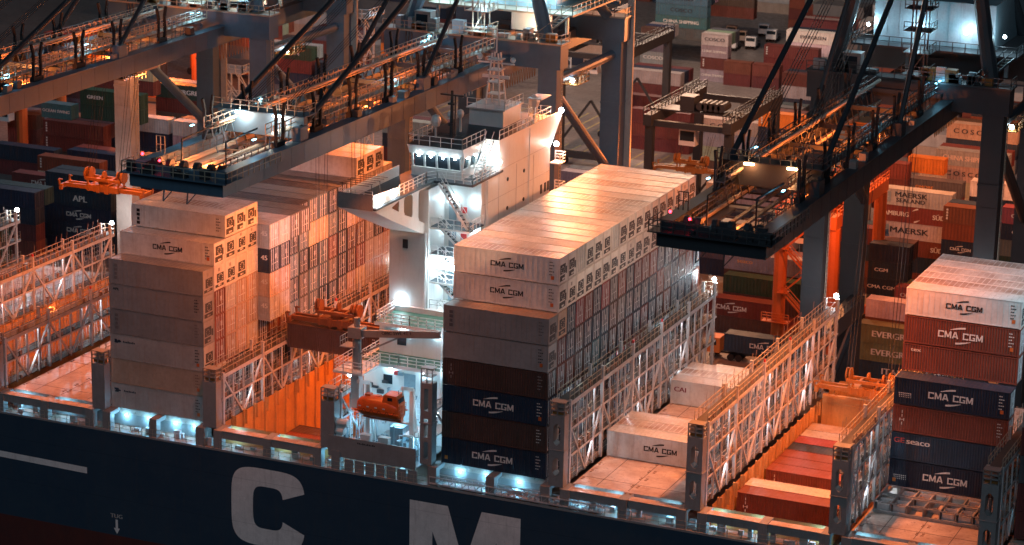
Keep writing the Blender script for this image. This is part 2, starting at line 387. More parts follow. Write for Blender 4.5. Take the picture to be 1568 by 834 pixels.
# --- block aft of the bridge tower (right in the picture)
g2='containers of the white topped stack by the tower'; w2='white topped stack beside lifeboat'
mk=['mark']
deck_stack(0,0,[('d4h','navy',['cma','mark','placardL'],WL),('d4h','brown',['mark'],WL),('d4h','navy',['cma','mark','placard'],WL),('d4h','brown',['vert','mark'],(.3,.28,.27)),('r4h','grey',['mark','placard'],K),('r4h','grey',['vertdark','mark'],(.1,.1,.11))],w2,g2)
pal=['navy']*8+['rust']*5+['maroon']*3+['blue']*4+['dgrey']*2+['brown']*3+['teal']*1+['pink']*1
for r in range(1,19):
    rnd=random.Random(100+r); sp=[]
    for t in range(6):
        if t==5 and r==1: sp.append(('r4h','beige'))
        else: sp.append(('d4h',rnd.choice(pal)))
    if r<18:
        sp += [('r4h','white',['cmar','mark','placard'] if r==1 else None,K),('r4h','white',['cmar','mark','placard'] if r==1 else None,K)]
        if r in (3,7): sp[7]=('d4h','white')
        if r==18: sp=sp[:6]
    else: sp[5]=('r4h','white')
    if r==17: sp=sp
    deck_stack(0,r,sp,w2,g2)
# --- block forward of the bridge tower (left in the picture)
g1='containers of the amber lit stack by the tower'; w1='amber lit stack below boom tip'; B1=-41.58
deck_stack(B1,0,[('r4h','pgrey',['emblem','mark','placard'],K),('r4h','beige',['mark','placard'],(.2,.1,.07)),('r4h','pgrey',['emblem','mark','placard'],K),('r4h','grey',['vertdark','mark'],(.16,.15,.15)),('r4h','grey',['mark',('APL',.28,1.2,-5.2,.82,K)],K),('r4h','grey',['vertdark'],(.19,.18,.18))],w1,g1,2.93)
deck_stack(B1,1,[('r4h','pgrey'),('r4h','white'),('d4h','rust'),('d4h','rust'),('d4h','rust'),('r4h','white'),('r4s','white',['cmar','mark','placard'],K)],w1,g1,2.93)
for r in (2,3,4):
    sp=[('d4h','navy'),('d4h',['maroon','navy','navy'][r-2]),('d4h',['beige','beige','cream'][r-2]),('d4h','beige'),('d4h',['pgrey','beige','beige'][r-2]),('r4h' if r<4 else 'd4h','white'),('r4s','white'),('r4s','white',['vertdark','mark'] if r==2 else None,K)]
    deck_stack(B1,r,sp,w1,g1,2.93)
pal1=['beige']*7+['pgrey']*4+['cream']*3+['grey']*2+['navy']*2+['rust']*2+['brown']*1
palt=['navy','steel','blue','dgrey','steel','blue','navy','maroon','steel']
for r in range(5,19):
    rnd=random.Random(300+r); sp=[]; n=7 if r<15 else (8 if r<18 else 7)
    for t in range(n):
        k='d4h'; c=rnd.choice(pal1); lg=None; lc=WL; dx=0
        if t<2: c=rnd.choice(['navy','navy','blue','dgrey','maroon'])
        if 7<=r<=13 and t>=2: c=rnd.choice(palt if t>3 else palt+['beige','beige','pgrey'])
        if 6<=r<=14 and t==6: c=['steel','navy','blue','navy','steel','steel','navy','dgrey','grey'][r-6]
        if r in (5,6) and t>=3: k='d5h'; dx=0; c=['pgrey','beige','navy','pgrey'][t-3]; lg=[('45',.55,1.1,6.15,.62)] if r==5 else None
        if r in (7,8) and t in (1,6): k='d5h'; dx=0; c='dgrey' if t==6 else 'navy'; lg=[('45',.55,1.1,6.15,.62)] if r==7 else None
        if r>=15 and t==7: k='r4s'; c='white'
        if 10<=r<=11 and t==5: c='cream'
        sp.append((k,c,lg,lc,dx))
    deck_stack(B1,r,sp,w1,g1,2.88)
# --- three stacks of the bay right of it : loose white reefers lying on the hatch cover
g3='white containers on the open hatch cover'
for i,(row,x,lg,lab) in enumerate(((4,15.25,['cmar','mark'],'front white refrigerated container with black lettering on the open hatch cover'),(5,15.25,None,'salmon white refrigerated container right behind the lettered one on the hatch cover'),(6,15.25,None,'white refrigerated container furthest back of the near trio on the hatch cover'),(12,15.25,[('CAI',.55,1.2,-4.9,.62,(.2,.02,.03))],'white refrigerated container with dark red letters in the far pair on the hatch'),(13,15.25,None,'white refrigerated container second of the far group on the hatch cover'),(14,15.25,None,'white refrigerated container last of the far group by the hatch edge'))):
    container('r4h',x,row*RP+.1,.05,CC['white'],lab,g3,lg,K)
# --- containers down in the open hold (bay with tan walls at the right)
gh='containers down in the open hold'
HY=[(3,'rust','vert'),(4,'pgrey',None),(7,'rust','vert'),(8,'rust',None),(9,'rust',None),(10,'navy',[('CMA CGM',.5,1.3,3.5,.5)]),(11,'pink',None),(12,'pgrey',None),(13,'beige',None)]
hl=['rust red container nearest the hull in the open hold','grey roofed container behind the nearest red one in the open hold','rust red container, front of the trio in the middle of the open hold','rust red container, middle of the trio in the open hold','rust red container, rear of the trio in the open hold','navy container with white lettering in the open hold','pinkish red container behind the navy one in the open hold','pale grey container, second from the far end of the open hold','beige container at the far end of the open hold']
for (row,c,lg),lab in zip(HY,hl):
    container('d4h',31.15,row*RP+.1,(-3.6 if row<5 else -4.3) ,CC[c],lab,gh,lg,WL)
for i,(row,c) in enumerate(((1,'grey'),(2,'pgrey'),(3,'brown'),(4,'rust'),(5,'rust'),(6,'brown'))):
    container('d4h',-26.7,row*RP+.1,-7.6-(0 if row<4 else .6),CC[c],f"{CNM[c]} container roof in the hold beside the bridge tower, {ROW[row]} row",'containers in the hold beside the tower')
# --- tall stack at the right edge of the picture
g4='containers in the tall stack at the right'; B4=46.3
sp4=[('d4h','navy',['cma','dashes','placardL'],WL),('d4h','blue',[('seaco',.62,1.25,-3.2,.72,WL),('GE',.55,1.2,-5.25,.72,(.5,.08,.07))],WL),('d4h','rust',['vert','mark'],WL),('d4h','navy',['cma','dashes','placard','mark'],WL),('d4h','rust',[('tex',.36,1.6,-4.7,.8,WL)],WL),('d4h','rust',['cma','mark','placard'],WL),('r4h','white',['cmar','mark','placard'],K)]
GL=['navy container with white lettering and orange placard, bottom of the tall right stack','blue container with red and white letters, second tier of the tall right stack','rust red container with upright white letters, third tier of the tall right stack','navy container with white lettering and small text, fourth tier of the tall right stack','rust red ribbed container with a tiny white label, fifth tier of right stack','red container with white lettering under the white one of the tall right stack','white refrigerated container with black lettering topping the tall right stack']
for q in range(6):
    z=1.1
    for t,s in enumerate(sp4):
        if q>0 and t<5: z+=3.02; continue
        yy=12.3+q*RP + (0 if t<4 else RP)
        if q==0: container(s[0],B4,yy,z,CC[s[1]],GL[t],g4,s[2],s[3])
        else: container('r4h' if t==6 else s[0],B4,yy,z,CC['white' if t==6 else s[1]],f"{'white reefer' if t==6 else 'red container'} roof {['','second','third','fourth','fifth','sixth'][q]} back from the lettered front of right stack",g4)
        z+=3.02
# cropped stack at the very right edge
g5='containers in the cropped stack at right edge'
for t,(c,lg) in enumerate((('maroon',[('tex',.36,1.6,-4.4,.75,WL)]),('maroon',[('tex',.36,1.6,-4.4,.75,WL)]),('dgrey',['vert']),('maroon',['vert']),('grey',None))):
    container('d4h',61.4,2*RP,.3+t*2.96,CC[c],f"{CNM[c]} container cropped by the right picture edge, {ORD[t]} tier",g5,lg,WL)
# ------------------------------------------------------------------ the ship
ship=tag(empty('container_ship',(0,24,-18)),'navy hulled container ship with a white bridge tower lying along the quay','ship')
DK=-2.25; Y0,Y1=-1.7,49.4
XA,XB=-120,95
hb=MB()
hb.face([(XA,Y0,-19.5),(XB,Y0,-19.5),(XB,Y0,-14.9),(XA,Y0,-14.9)],1); hb.face([(XA,Y0,-14.9),(XB,Y0,-14.9),(XB,Y0,DK),(XA,Y0,DK)],0)
hb.face([(XB,Y1,-19.5),(XA,Y1,-19.5),(XA,Y1,DK),(XB,Y1,DK)],0)
hb.face([(XA,Y0,DK),(XB,Y0,DK),(XB,1.3,DK),(XA,1.3,DK)],2); hb.face([(XA,46.5,DK),(XB,46.5,DK),(XB,Y1,DK),(XA,Y1,DK)],2)
hb.box(XA,XB,Y0-.05,Y0+.1,DK-.16,DK+.08,3)     # sheer strake lip
holds=[(-70.2,-58.2),(-27.1,-14.6),(30.8,43.7)]
segs=[]; x=XA
for a,b_ in holds: segs.append((x,a)); x=b_
segs.append((x,XB))
for a,b_ in segs: hb.face([(a,1.3,DK+.004),(b_,1.3,DK+.004),(b_,46.5,DK+.004),(a,46.5,DK+.004)],2)
hull=hb.build('hull',[M['hull'],M['boot'],M['deck'],M['shipgrey']],ship)
# big letters on the hull side
def flat(poly,mb,y=Y0-.012): mb.face([(u,y,v) for u,v in poly])
def strip_box(mb,pts):  # list of quads
    for q in pts: flat(q,mb)
lb=MB()
cx,cz,ax,az,th=-20.4,-8.2,4.65,4.6,2.75
def se(a,A,B,n=4.2):
    c_,s_=cos(a),sin(a); return (A*math.copysign(abs(c_)**(2/n),c_),B*math.copysign(abs(s_)**(2/n),s_))
NA=48; a0=radians(15)
ring=[]
for i in range(NA+1):
    a=a0+(2*pi-2*a0)*i/NA; o=se(a,ax,az); q=se(a,ax-th,az-2.1); ring.append(((cx+o[0],cz+o[1]),(cx+q[0]*(1 if 0<i<NA else 1),cz+q[1])))
for (o,q),(o2,q2) in zip(ring,ring[1:]): flat([o,q,q2,o2],lb)
lb.build('hull_letter',M['hulletter'],hull)
lb=MB(); mx,mz,H=-2.9,-13.4,9.25
for poly in ([(0,0),(2.75,0),(2.75,6.0),(2.75,H),(0,H)],[(10.35,0),(13.1,0),(13.1,H),(10.35,H),(10.35,6)],[(2.75,6.0),(5.2,0),(6.55,0),(6.55,2.8),(4.55,H),(2.75,H)],[(10.35,6),(10.35,H),(8.55,H),(6.55,2.8),(6.55,0),(7.9,0)]):
    flat([(mx+u,mz+v) for u,v in poly],lb)
lb.build('hull_letter',M['hulletter'],hull)
lb=MB(); flat([(-75,-7.55),(-44,-7.95),(-44,-7.2),(-75,-6.8)],lb); lb.build('hull_stripe',M['hulletter'],hull)
lb=MB(); flat([(-40.32,-12.95),(-40.0,-12.95),(-40.0,-14.0),(-39.75,-14.0),(-40.16,-14.7),(-40.57,-14.0),(-40.32,-14.0)],lb); lb.build('tug_arrow',M['hulletter'],hull)
t_=link('lettering',text_mesh('TUG',.5,1.1,.01),hull,(.42,.4,.38)); t_.matrix_parent_inverse=Matrix.Identity(4); t_.location=(-40.16,Y0-.012,-12.55)

# hold walls
for a,b_ in holds:
    w=MB(); zb=-11
    w.face([(a,.6,zb),(a,47,zb),(a,47,.2),(a,.6,.2)]); w.face([(b_,47,zb),(b_,.6,zb),(b_,.6,.2),(b_,47,.2)])
    w.face([(a,47,zb),(b_,47,zb),(b_,47,.2),(a,47,.2)]); w.face([(b_,.6,zb),(a,.6,zb),(a,.6,-.05),(b_,.6,-.05)]); w.face([(a,.6,zb),(b_,.6,zb),(b_,47,zb),(a,47,zb)])
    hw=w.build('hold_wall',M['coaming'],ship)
    g=MB()
    k=0; y=2.2
    while y<46.5:                                            # cell guides on the cross walls
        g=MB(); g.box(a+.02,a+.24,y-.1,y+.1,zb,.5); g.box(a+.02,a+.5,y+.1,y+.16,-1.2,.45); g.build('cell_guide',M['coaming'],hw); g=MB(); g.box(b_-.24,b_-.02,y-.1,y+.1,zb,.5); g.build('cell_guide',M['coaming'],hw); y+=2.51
    if a>0:
        f=MB(); f.box(a+.6,b_-.6,37.6,38.1,-4,1.4); f.box(a+.6,b_-.6,37.55,37.6,.2,.5); f.build('end_bulkhead',M['coaming'],ship)

# hatch covers
def hatch(x0,x1,y0=.45,y1=47.2):
    h=MB(); n=4
    for i in range(n):
        a=y0+(y1-y0)*i/n+.04; b_=y0+(y1-y0)*(i+1)/n-.04; h.box(x0,x1,a,b_,-.75,0)
    o=h.build('hatch_cover',M['hatch'],ship); s=MB()
    for r in range(19):
        for xx in (x0+.35,(x0+x1)/2-.3,(x0+x1)/2+.3,x1-.35):
            for yy in (r*RP+.2,r*RP+2.25): s.box(xx-.14,xx+.14,yy-.1,yy+.1,0,.05)
    s.build('stacking_socket',M['deck'],o); g=MB()
    for k in range(3): g.box(x0+2.5+k*3.6,x0+2.56+k*3.6,y0+.5,y1-.5,.004,.012)
    for k in range(4): g.box(x0+.3,x1-.3,y0+2.6+k*11.6,y0+2.66+k*11.6,.004,.012)
    g.build('panel_seam',M['dark'],o)
    c=MB(); c.box(x0-.15,x1+.15,.62,.8,DK+.01,-.76); c.build('coaming',M['shipgrey'],ship)
for x0,x1 in ((-99,-86.4),(-84.6,-72.2),(-55.2,-43.2),(-41.9,-29.1),(-.3,12.5),(15.2,27.9),(46.0,58.8),(61.1,74)): hatch(x0,x1)

# side passage: pillars, stools, railings, lamps
LBX=[-86.4,-71.4,-56.9,-42.45,-27.95,-13.15,-.95,13.95,29.3,44.75,60.0]
lampspots=[]
pm=[]
for i,x in enumerate(LBX):
    for dx in ((-1.15,1.15) if x!=-.95 else (.6,)): pm.append((x+dx,1.05))
    if i<len(LBX)-1 and x not in (-13.15,): pm.append(((x+LBX[i+1])/2,1.0))
for x,wd in pm:
    p=MB(); p.box(x-wd/2,x+wd/2,-1.62,-.75,DK+.01,-.06); p.box(x-wd/2,x+wd/2,-.75,.55,-.55,-.06); p.build('side_pillar',M['shipgrey'],ship)
def stool(a,b_):
    s=MB(); s.box(a,b_,-1.45,-.35,-1.0,-.12); s.box(a,b_,-1.5,-.3,-.115,-.05,1); s.build('side_girder',[M['shipgrey'],M['hatch']],ship)
for a,b_ in ((-98,-87.8),(-85,-72.8),(-70,-58.3),(-55.4,-43.9),(-26.5,-21.1),(-20.1,-14.7),(15.4,21.1),(22.2,27.8),(30.9,36.6),(37.6,43.2),(46.3,52),(53,58.5),(61.5,74)): stool(a,b_)
r=MB(); 
for a,b_ in ((-98,-43.6),(-41,-29.4),(-26.5,-14.6),(-13,-1),(15.2,74)): r.rail([(a,-1.62,DK),(b_,-1.62,DK)],1.0,1.5,.045)
r.build('side_railing',M['cranerail'],ship)
c=MB()
for k in range(60):                                         # small fittings in the passage
    x=random.uniform(-60,70); y=random.uniform(-.9,.3); q=random.uniform(.2,.45); c.box(x-q,x+q,y-.2,y+.2,DK+.01,DK+random.uniform(.3,1.1))
tag(c.build('deck_fitting',M['lash'],ship),None,None,kind='stuff')
dl=MB()
for x in (-53.5,-48,-40,-37,-33.5,-31,-25.6,-19.5,-12.5,-9,-5,2,5.2,9,16.2,20.4,26.5,31.8,36.2,42.8,47.2,54.5):
    dl.box(x-.16,x+.16,.45,.58,-.96,-.86); lampspots.append((x,.1,-1.05))
dl.build('passage_lamp',M['lampt'],ship)
# gangway lying along the side under the lifeboat and the aft stack
gw=MB()
for zz in (-1.9,-1.15): 
    for y in (-1.72,-.75): gw.bar((-.6,y,zz),(19.5,y,zz),.09,.12)
n=26
for k in range(n):
    x=-.6+20.1*k/n; x2=x+20.1/n
    for y in (-1.72,-.75): gw.bar((x,y,-1.9),(x2,y,-1.15) if k%2 else (x,y,-1.15),.05,.05); gw.bar((x2,y,-1.9),(x2,y,-1.15),.05,.05)
    gw.box(x,x2-.1,-1.68,-.8,-1.86,-1.82)
gw.build('gangway',M['lash'],ship)

# lashing bridges
def lashing(x, levels, top, tower=True, ovals=False, yend=47.4):
    root=MB()
    hw=.74
    for z in levels: root.box(x-hw,x+hw,.1,yend,z-.09,z,1)
    tz=levels[-1]
    for sx in (-hw-.05,hw-.05): root.box(x+sx,x+sx+.12,.1,yend,tz-.5,tz-.095)
    if len(levels)>2:
        for z in levels[1:-1]:
            for sx in (-hw-.05,hw-.05): root.box(x+sx,x+sx+.12,.1,yend,z-.3,z-.095)
    L_=root.build('lashing_bridge',[M['lash'],M['grating']],ship)
    mains=[0.4+i*9.2 for i in range(6)]
    for i,y in enumerate(mains):
        for sx in (-hw,hw):
            p=MB(); p.box(x+sx-.16,x+sx+.16,y-.16,y+.16,.02,tz+(1.35 if 0<i<6 else .2)); p.build('post',M['lash'],L_)
    mp=MB(); y=.4
    k=0
    while y<yend:
        if k%4:
            mp=MB(); mp.box(x+hw-.07,x+hw+.09,y-.08,y+.08,.05,tz-.6); mp.build('stanchion',M['lash'],L_)
            if k%2==0: mp=MB(); mp.box(x-hw-.1,x-hw+.06,y-.08,y+.08,.05,tz-.6); mp.build('stanchion',M['lash'],L_)
        y+=2.3; k+=1
    for i in range(5):
        a,b_=mains[i],mains[i+1]; m_=(a+b_)/2; ztop=levels[-1]-.6 if len(levels)<4 else levels[-2]
        for y0,y1 in ((a+.2,m_-.25),(b_-.2,m_+.25)):
            p=MB(); p.bar((x+hw+.02,y0,ztop),(x+hw+.02,y1,.35),.2,.22,up=(1,0,0)); p.build('brace',M['lash'],L_)
    rl=MB()
    for li,z in enumerate(levels):
        for sx in (hw,-hw): rl.rail([(x+sx*.97,.3,z),(x+sx*.97,yend,z)],1.1,1.26,.06 if li==len(levels)-1 else .035,mids=2)
    rl.rail([(x-hw,yend,tz),(x+hw,yend,tz)],1.1,1.,.06)
    rl.build('railing',M['cranerail'],L_)
    lk=MB(); y=1.2                                        # lashing gear boxes, turnbuckles and reefer sockets
    while y<yend-1:
        for z in levels:
            if random.random()<.5: lk.box(x+hw-.3,x+hw-.05,y-.16,y+.16,z+.02,z+random.uniform(.3,.8))
            if random.random()<.5: lk.bar((x-hw-.12,y+.3,z),(x-hw-.2,y+.9,z+1.9),.04,.04)
        y+=1.26
    tag(lk.build('lashing_gear',M['deck'],L_),None,None,kind='stuff')
    lr=MB(); y=.9
    while y<yend-.5:
        for z in levels[:-1]:
            if random.random()<.75: lr.bar((x-hw+.3,y,z+.05),(x-hw+.25,y+random.uniform(-.25,.25),z+2.6),.045,.045)
        y+=.62
    tag(lr.build('lashing_rod',M['steel'],L_),None,None,kind='stuff')
    for z in levels[1:]:
        for y in (6,20,34):
            if y<yend: e=MB(); e.box(x+hw-.3,x+hw-.22,y-.2,y+.2,z-.2,z-.12); e.build('bridge_lamp',M['lampt'],L_)
    if ovals:
        y=1.0
        while y<yend-2:
            for z in levels[:-1]:
                if z<1 and int(y)%3==0: continue
                w=MB(); a_=.62
                w.prism([(y+.45,z+.5),(y+.75,z+.25),(y+1.25,z+.25),(y+1.55,z+.5),(y+1.55,z+1.9),(y+1.25,z+2.2),(y+.75,z+2.2),(y+.45,z+1.9)],'x',x-hw+.12,x-hw+.2); w.build('opening_shade',M['gapshade'],L_)  # dark panels stand in for the shade in the rear openings
            y+=2.3
    if tower:
        t=MB(); xa,xb,ya,yb=x-.85,x+.85,-1.35,-.12; zt=tz-(.5 if not ovals else 1.2)
        if not ovals: t.box(xa,xb,ya,yb,.03,zt)
        else:
            slots=[(1.2,3.2),(4.6,7.0)]; z=.03
            for s0,s1 in slots:
                t.box(xa,xb,ya,yb,z,s0); t.box(xa,xa+.45,ya,yb,s0,s1); t.box(xb-.45,xb,ya,yb,s0,s1)
                for sx,xx in ((1,xa+.45),(-1,xb-.45)):
                    t.prism([(xx,s1-.35),(xx,s1),(xx+sx*.3,s1)],'y',ya,yb); t.prism([(xx,s0),(xx,s0+.35),(xx+sx*.3,s0)],'y',ya,yb)
                z=s1
            t.box(xa,xb,ya,yb,z,zt); t.box(xa-.08,xb+.08,ya-.06,yb,4.0,4.12)
        t.build('end_tower',M['shipgrey'],L_)
        c=MB()
        for xx in (xa+.06,xb-.06,x):
            c.box(xx-.06,xx+.06,ya,ya+.12,zt,zt+1.5); c.box(xx-.06,xx+.06,yb-.12,yb,zt,zt+1.5)
        for z in (zt+.5,zt+.95,zt+1.42): c.box(xa,xb,ya,yb,z,z+.09)
        c.box(xa+.2,xb-.2,ya+.25,yb-.2,zt+.1,zt+.4,1); c.build('tower_cage',[M['shipgrey'],M['yellow']],L_)
    e=MB(); e.ball((x+.3,yend+.05,top+.25),.3); e.tube((x+.3,yend,tz+1),(x+.3,yend,top+.2),.05,5); e.build('end_lamp',M['lampw'],L_)
    s=MB()
    for i in (2,3): s.box(x+hw-.08,x+hw+.1,mains[i]-.1,mains[i]+.1,tz+1.36,tz+1.7)
    s.build('marker_light',M['redsign'],L_)
for x in (-86.4,-71.4,-56.9,-42.45,-27.95): lashing(x,(.25,3.1,5.9),6.9)
lashing(-13.15,(.25,3.1,5.9),6.9,yend=3.4)
for x in (13.95,29.3,44.75,60.0): lashing(x,(.25,3.1,6.1,9.1),10.3,ovals=True)
# twin towers on the right of the lifeboat
t=MB()
for x,y in ((-1.3,-.8),):
    for a,b_ in ((-1.95,-1.5),(-1.0,-.55)): t.box(a,b_,-1.35,-.12,.02,9.2)
    for z0,z1 in ((.02,.6),(2.6,3.1),(5.2,6.1),(8.6,9.2)): t.box(-1.5,-1.0,-1.35,-.12,z0,z1)
    t.box(-2.05,-.45,-1.4,-.1,4.6,4.75); t.box(-1.95,-.55,-.1,3.5,5.9,6.05); t.box(-1.95,-.55,-.1,3.5,2.9,3.05)
    for xx in (-1.9,-1.25,-.6): t.box(xx-.06,xx+.06,-1.3,-1.18,9.2,10.9)
    for z in (9.9,10.8): t.box(-1.95,-.55,-1.3,-.2,z,z+.1)
    t.rail([(-.6,-.1,5.9),(-.6,3.5,5.9)],1.1,1,.06); t.bar((-.6,-.1,5.6),(-.6,2.4,3.1),.2)
t.build('boat_deck_tower',M['shipgrey'],ship)
# ------------------------------------------------------------------ bridge tower
wh=M['white']; tw=MB()
tw.box(-12.3,-7.5,12,30,4,26.9)                 # fore column
tw.box(-7.5,-3,16.2,36,4,27.55)                 # main casing
tw.box(-12.3,-7.5,30,36,4,27.55)
tw.box(-12.0,-3.0,21,36,27.55,31.2)             # upper casing
acc=tw.build('bridge_tower',wh,ship)
# vertical trunk on the column
f=MB(); f.tube((-7.75,11.85,12.6),(-7.75,11.85,22),.16,6); f.box(-10.6,-10.0,11.9,12,19.9,20.9,1); f.build('column_fitting',[wh,M['dark']],acc)
# stair recess decks with railings, stairs and doors
for z in (9.8,13.1,16.3,19.5,22.6):
    d=MB(); d.box(-7.5,-2.6,12.3,16.2,z-.14,z,0); d.box(-7.5,-2.6,12.28,12.36,z-.2,z+.01,1); d.build('stair_deck',[M['roofblue'],wh],acc)
    r=MB(); r.rail([(-7.4,12.35,z),(-2.65,12.35,z),(-2.65,16.1,z)],1.1,.9,.06); r.build('deck_railing',M['wrail'],acc)
    s=MB()
    a,b_=Vector((-3.1,13.2,z)),Vector((-6.7,13.2,z+(3.2 if z<22 else 5.0)))
    for dy in (-.4,.4): s.bar(a+Vector((0,dy,0)),b_+Vector((0,dy,0)),.08,.26); s.bar(a+Vector((0,dy,1)),b_+Vector((0,dy,1)),.06,.06)
    for k in range(12):
        p=a+(b_-a)*(k+.5)/12; s.box(p.x-.15,p.x+.15,p.y-.38,p.y+.38,p.z-.02,p.z+.03,1)
        if k%3==0:
            for dy in (-.4,.4): s.bar(p+Vector((0,dy,0)),p+Vector((0,dy,1)),.05,.05)
    s.build('stairway',[M['wrail'],M['dark']],acc)
    q=MB(); q.box(-6.9,-6.0,16.1,16.19,z+.05,z+2.05); q.build('door',M['house'],acc)
    q=MB(); q.box(-5.4,-4.7,16.08,16.19,z+1.0,z+1.7); q.build('safety_sign',M['redsign'],acc)
    e=MB(); e.ball((-6.3,15.9,z+2.45),.2); e.ball((-3.6,15.9,z+2.45),.2); e.build('deck_lamp',M['lampw'],acc)
t=MB(); t.box(-7.3,-2.7,12.0,12.2,18.05,18.55); t.build('lit_sign_bar',M['lampw'],acc)
# bridge deck and wings (deck z 27.6)
dk=MB(); dk.box(-12.2,-7.6,-.9,22,27.35,27.6,0); dk.box(-7.6,-2.9,13.6,22,27.35,27.6,0); dk.build('bridge_deck',M['roofblue'],acc); dk=MB(); dk.box(-12.2,-8.4,36,49,27.35,27.6,0)
dk.build('bridge_deck',M['roofblue'],acc)
wg=MB()
wg.face([(-12.2,-.92,27.3),(-8.0,-.92,27.3),(-8.0,-.92,29.0),(-12.2,-.92,29.0)],1)
wg.prism([(-.9,27.34),(5.5,27.34),(5.5,28.6),(-.9,29.0)],'x',-8.06,-7.98,0)
# lower bracket plate with three openings: built from strips between the holes
WB=((-.9,27.3),(3.75,25.2),(10.4,22.4),(15.4,20.5))
def zb(y):
    for (u,v),(u2,v2) in zip(WB,WB[1:]):
        if y<=u2: return v+(v2-v)*(y-u)/(u2-u)
    return WB[-1][1]
def br(x0,x1):
    cuts=[(-.9,3.75,None),(3.75,5.5,(26.6,25.8,26.7,27.05)),(5.5,6.7,None),(6.7,8.9,(25.2,24.4,27.15,27.1)),(8.9,10.4,None),(10.4,12.6,(23.7,22.8,27.05,26.9)),(12.6,15.4,None)]
    for a,b_,h_ in cuts:
        if h_ is None: wg.prism([(a,zb(a)),(b_,zb(b_)),(b_,27.34),(a,27.34)],'x',x0,x1,0); continue
        la,lb_,ua,ub=h_; c=.3
        wg.prism([(a,zb(a)),(b_,zb(b_)),(b_,lb_),(a,la)],'x',x0,x1,0); wg.prism([(a,ua),(b_,ub),(b_,27.34),(a,27.34)],'x',x0,x1,0)
        if a>4:
            for yy,zz,sy,sz in ((a,la,1,1),(b_,lb_,-1,1),(a,ua,1,-1),(b_,ub,-1,-1)): wg.prism([(yy,zz),(yy+sy*c,zz),(yy,zz+sz*c)],'x',x0+.001,x1-.001,0)
br(-8.08,-7.98); br(-12.2,-12.1)
for (a,z0),(b_,z1) in zip(WB,WB[1:]): wg.face([(-12.2,a,z0),(-7.98,a,z0),(-7.98,b_,z1),(-12.2,b_,z1)],0)
wg.box(-12.2,-12.12,-.9,14,27.6,28.8,0)
wg.build('bridge_wing',[wh,M['shipgrey']],acc)
r=MB(); r.rail([(-8.0,5.6,27.6),(-8.0,12.4,27.6),(-7.3,13.7,27.6),(-3.0,13.7,27.6),(-3.0,20.9,27.6)],1.15,1.2,.07,mids=3); r.rail([(-12.1,-.8,28.8),(-8.1,-.8,28.8)],.6,1,.05); r.build('bridge_railing',M['wrail'],acc)
c=MB()                                            # tarpaulin frame on the wing end
for y in (3.0,5.0): 
    for x in (-12.1,-8.6): c.bar((x,y-3,27.6),(x,y-3,29.9),.06)
for k in range(6): c.bar((-12.1,k*.9-.6,29.9),(-8.6,k*.9-.6,29.9),.05)
c.build('awning_frame',M['dark'],acc)
# wheelhouse
whs=MB(); xa,xb,ya,yb=-11.2,-5.0,15.2,21.0
whs.box(xa,xb,ya,yb,27.6,28.6); whs.box(xa+.3,xb-.3,ya+.3,yb,28.6,30.1,1)
ro=.55; whs.prism([(ya-ro,31.15),(ya+.05,30.05),(yb,30.05),(yb,31.15)],'x',xa-.3,xb+.35,0)
wl=whs.build('wheelhouse',[wh,M['glass']],acc)
for k in range(5):                                # slanting mullions
    x=xa+.1+k*(xb-xa-.25)/4; m=MB(); m.bar((x,ya+.22,28.55),(x,ya-.02,30.1),.16,.22,up=(1,0,0)); m.build('window_post',wh,wl)
for k in range(4):
    y=ya+.3+k*1.8; m=MB(); m.bar((xb-.12,y,28.55),(xb+.15,y,30.1),.2,.16,up=(0,1,0)); m.build('window_post',wh,wl)
for k in range(4):
    x=xa+.95+k*(xb-xa-.25)/4; m=MB(); m.ball((x,ya-.1,29.95),.17); m.build('window_lamp',M['lampw'],wl)
for k in range(2):
    m=MB(); m.ball((xb+.2,ya+1.2+k*1.9,29.95),.17); m.build('window_lamp',M['lampw'],wl)
rf=MB(); rf.box(xa-.3,xb+.3,ya-.5,21,31.155,31.2); rf.box(-12,-3,21.02,36,31.205,31.24); rf.build('monkey_deck',M['roofblue'],acc)
r=MB(); r.rail([(-12,36,31.2),(-3.05,36,31.2),(-3.05,21.1,31.2)],1.1,1.2,.06); r.rail([(xa-.2,21,31.2),(xa-.2,ya-.4,31.2),(xb+.2,ya-.4,31.2),(xb+.2,21,31.2)],1.1,1.3,.06); r.build('roof_railing',M['wrail'],acc)
# stairs and landing beside the wheelhouse
s=MB(); a,b_=Vector((-4.0,17.2,27.6)),Vector((-4.0,20.7,31.2))
for dx in (-.45,.45): s.bar(a+Vector((dx,0,0)),b_+Vector((dx,0,0)),.08,.25); s.bar(a+Vector((dx,0,1)),b_+Vector((dx,0,1)),.06)
for k in range(13):
    p=a+(b_-a)*(k+.5)/13; s.box(p.x-.42,p.x+.42,p.y-.13,p.y+.13,p.z-.02,p.z+.03)
s.build('stairway',M['wrail'],acc)
e=MB(); e.box(-4.6,-3.4,20.9,20.99,28.2,30.6); e.build('lit_doorway',M['winlit'],acc)
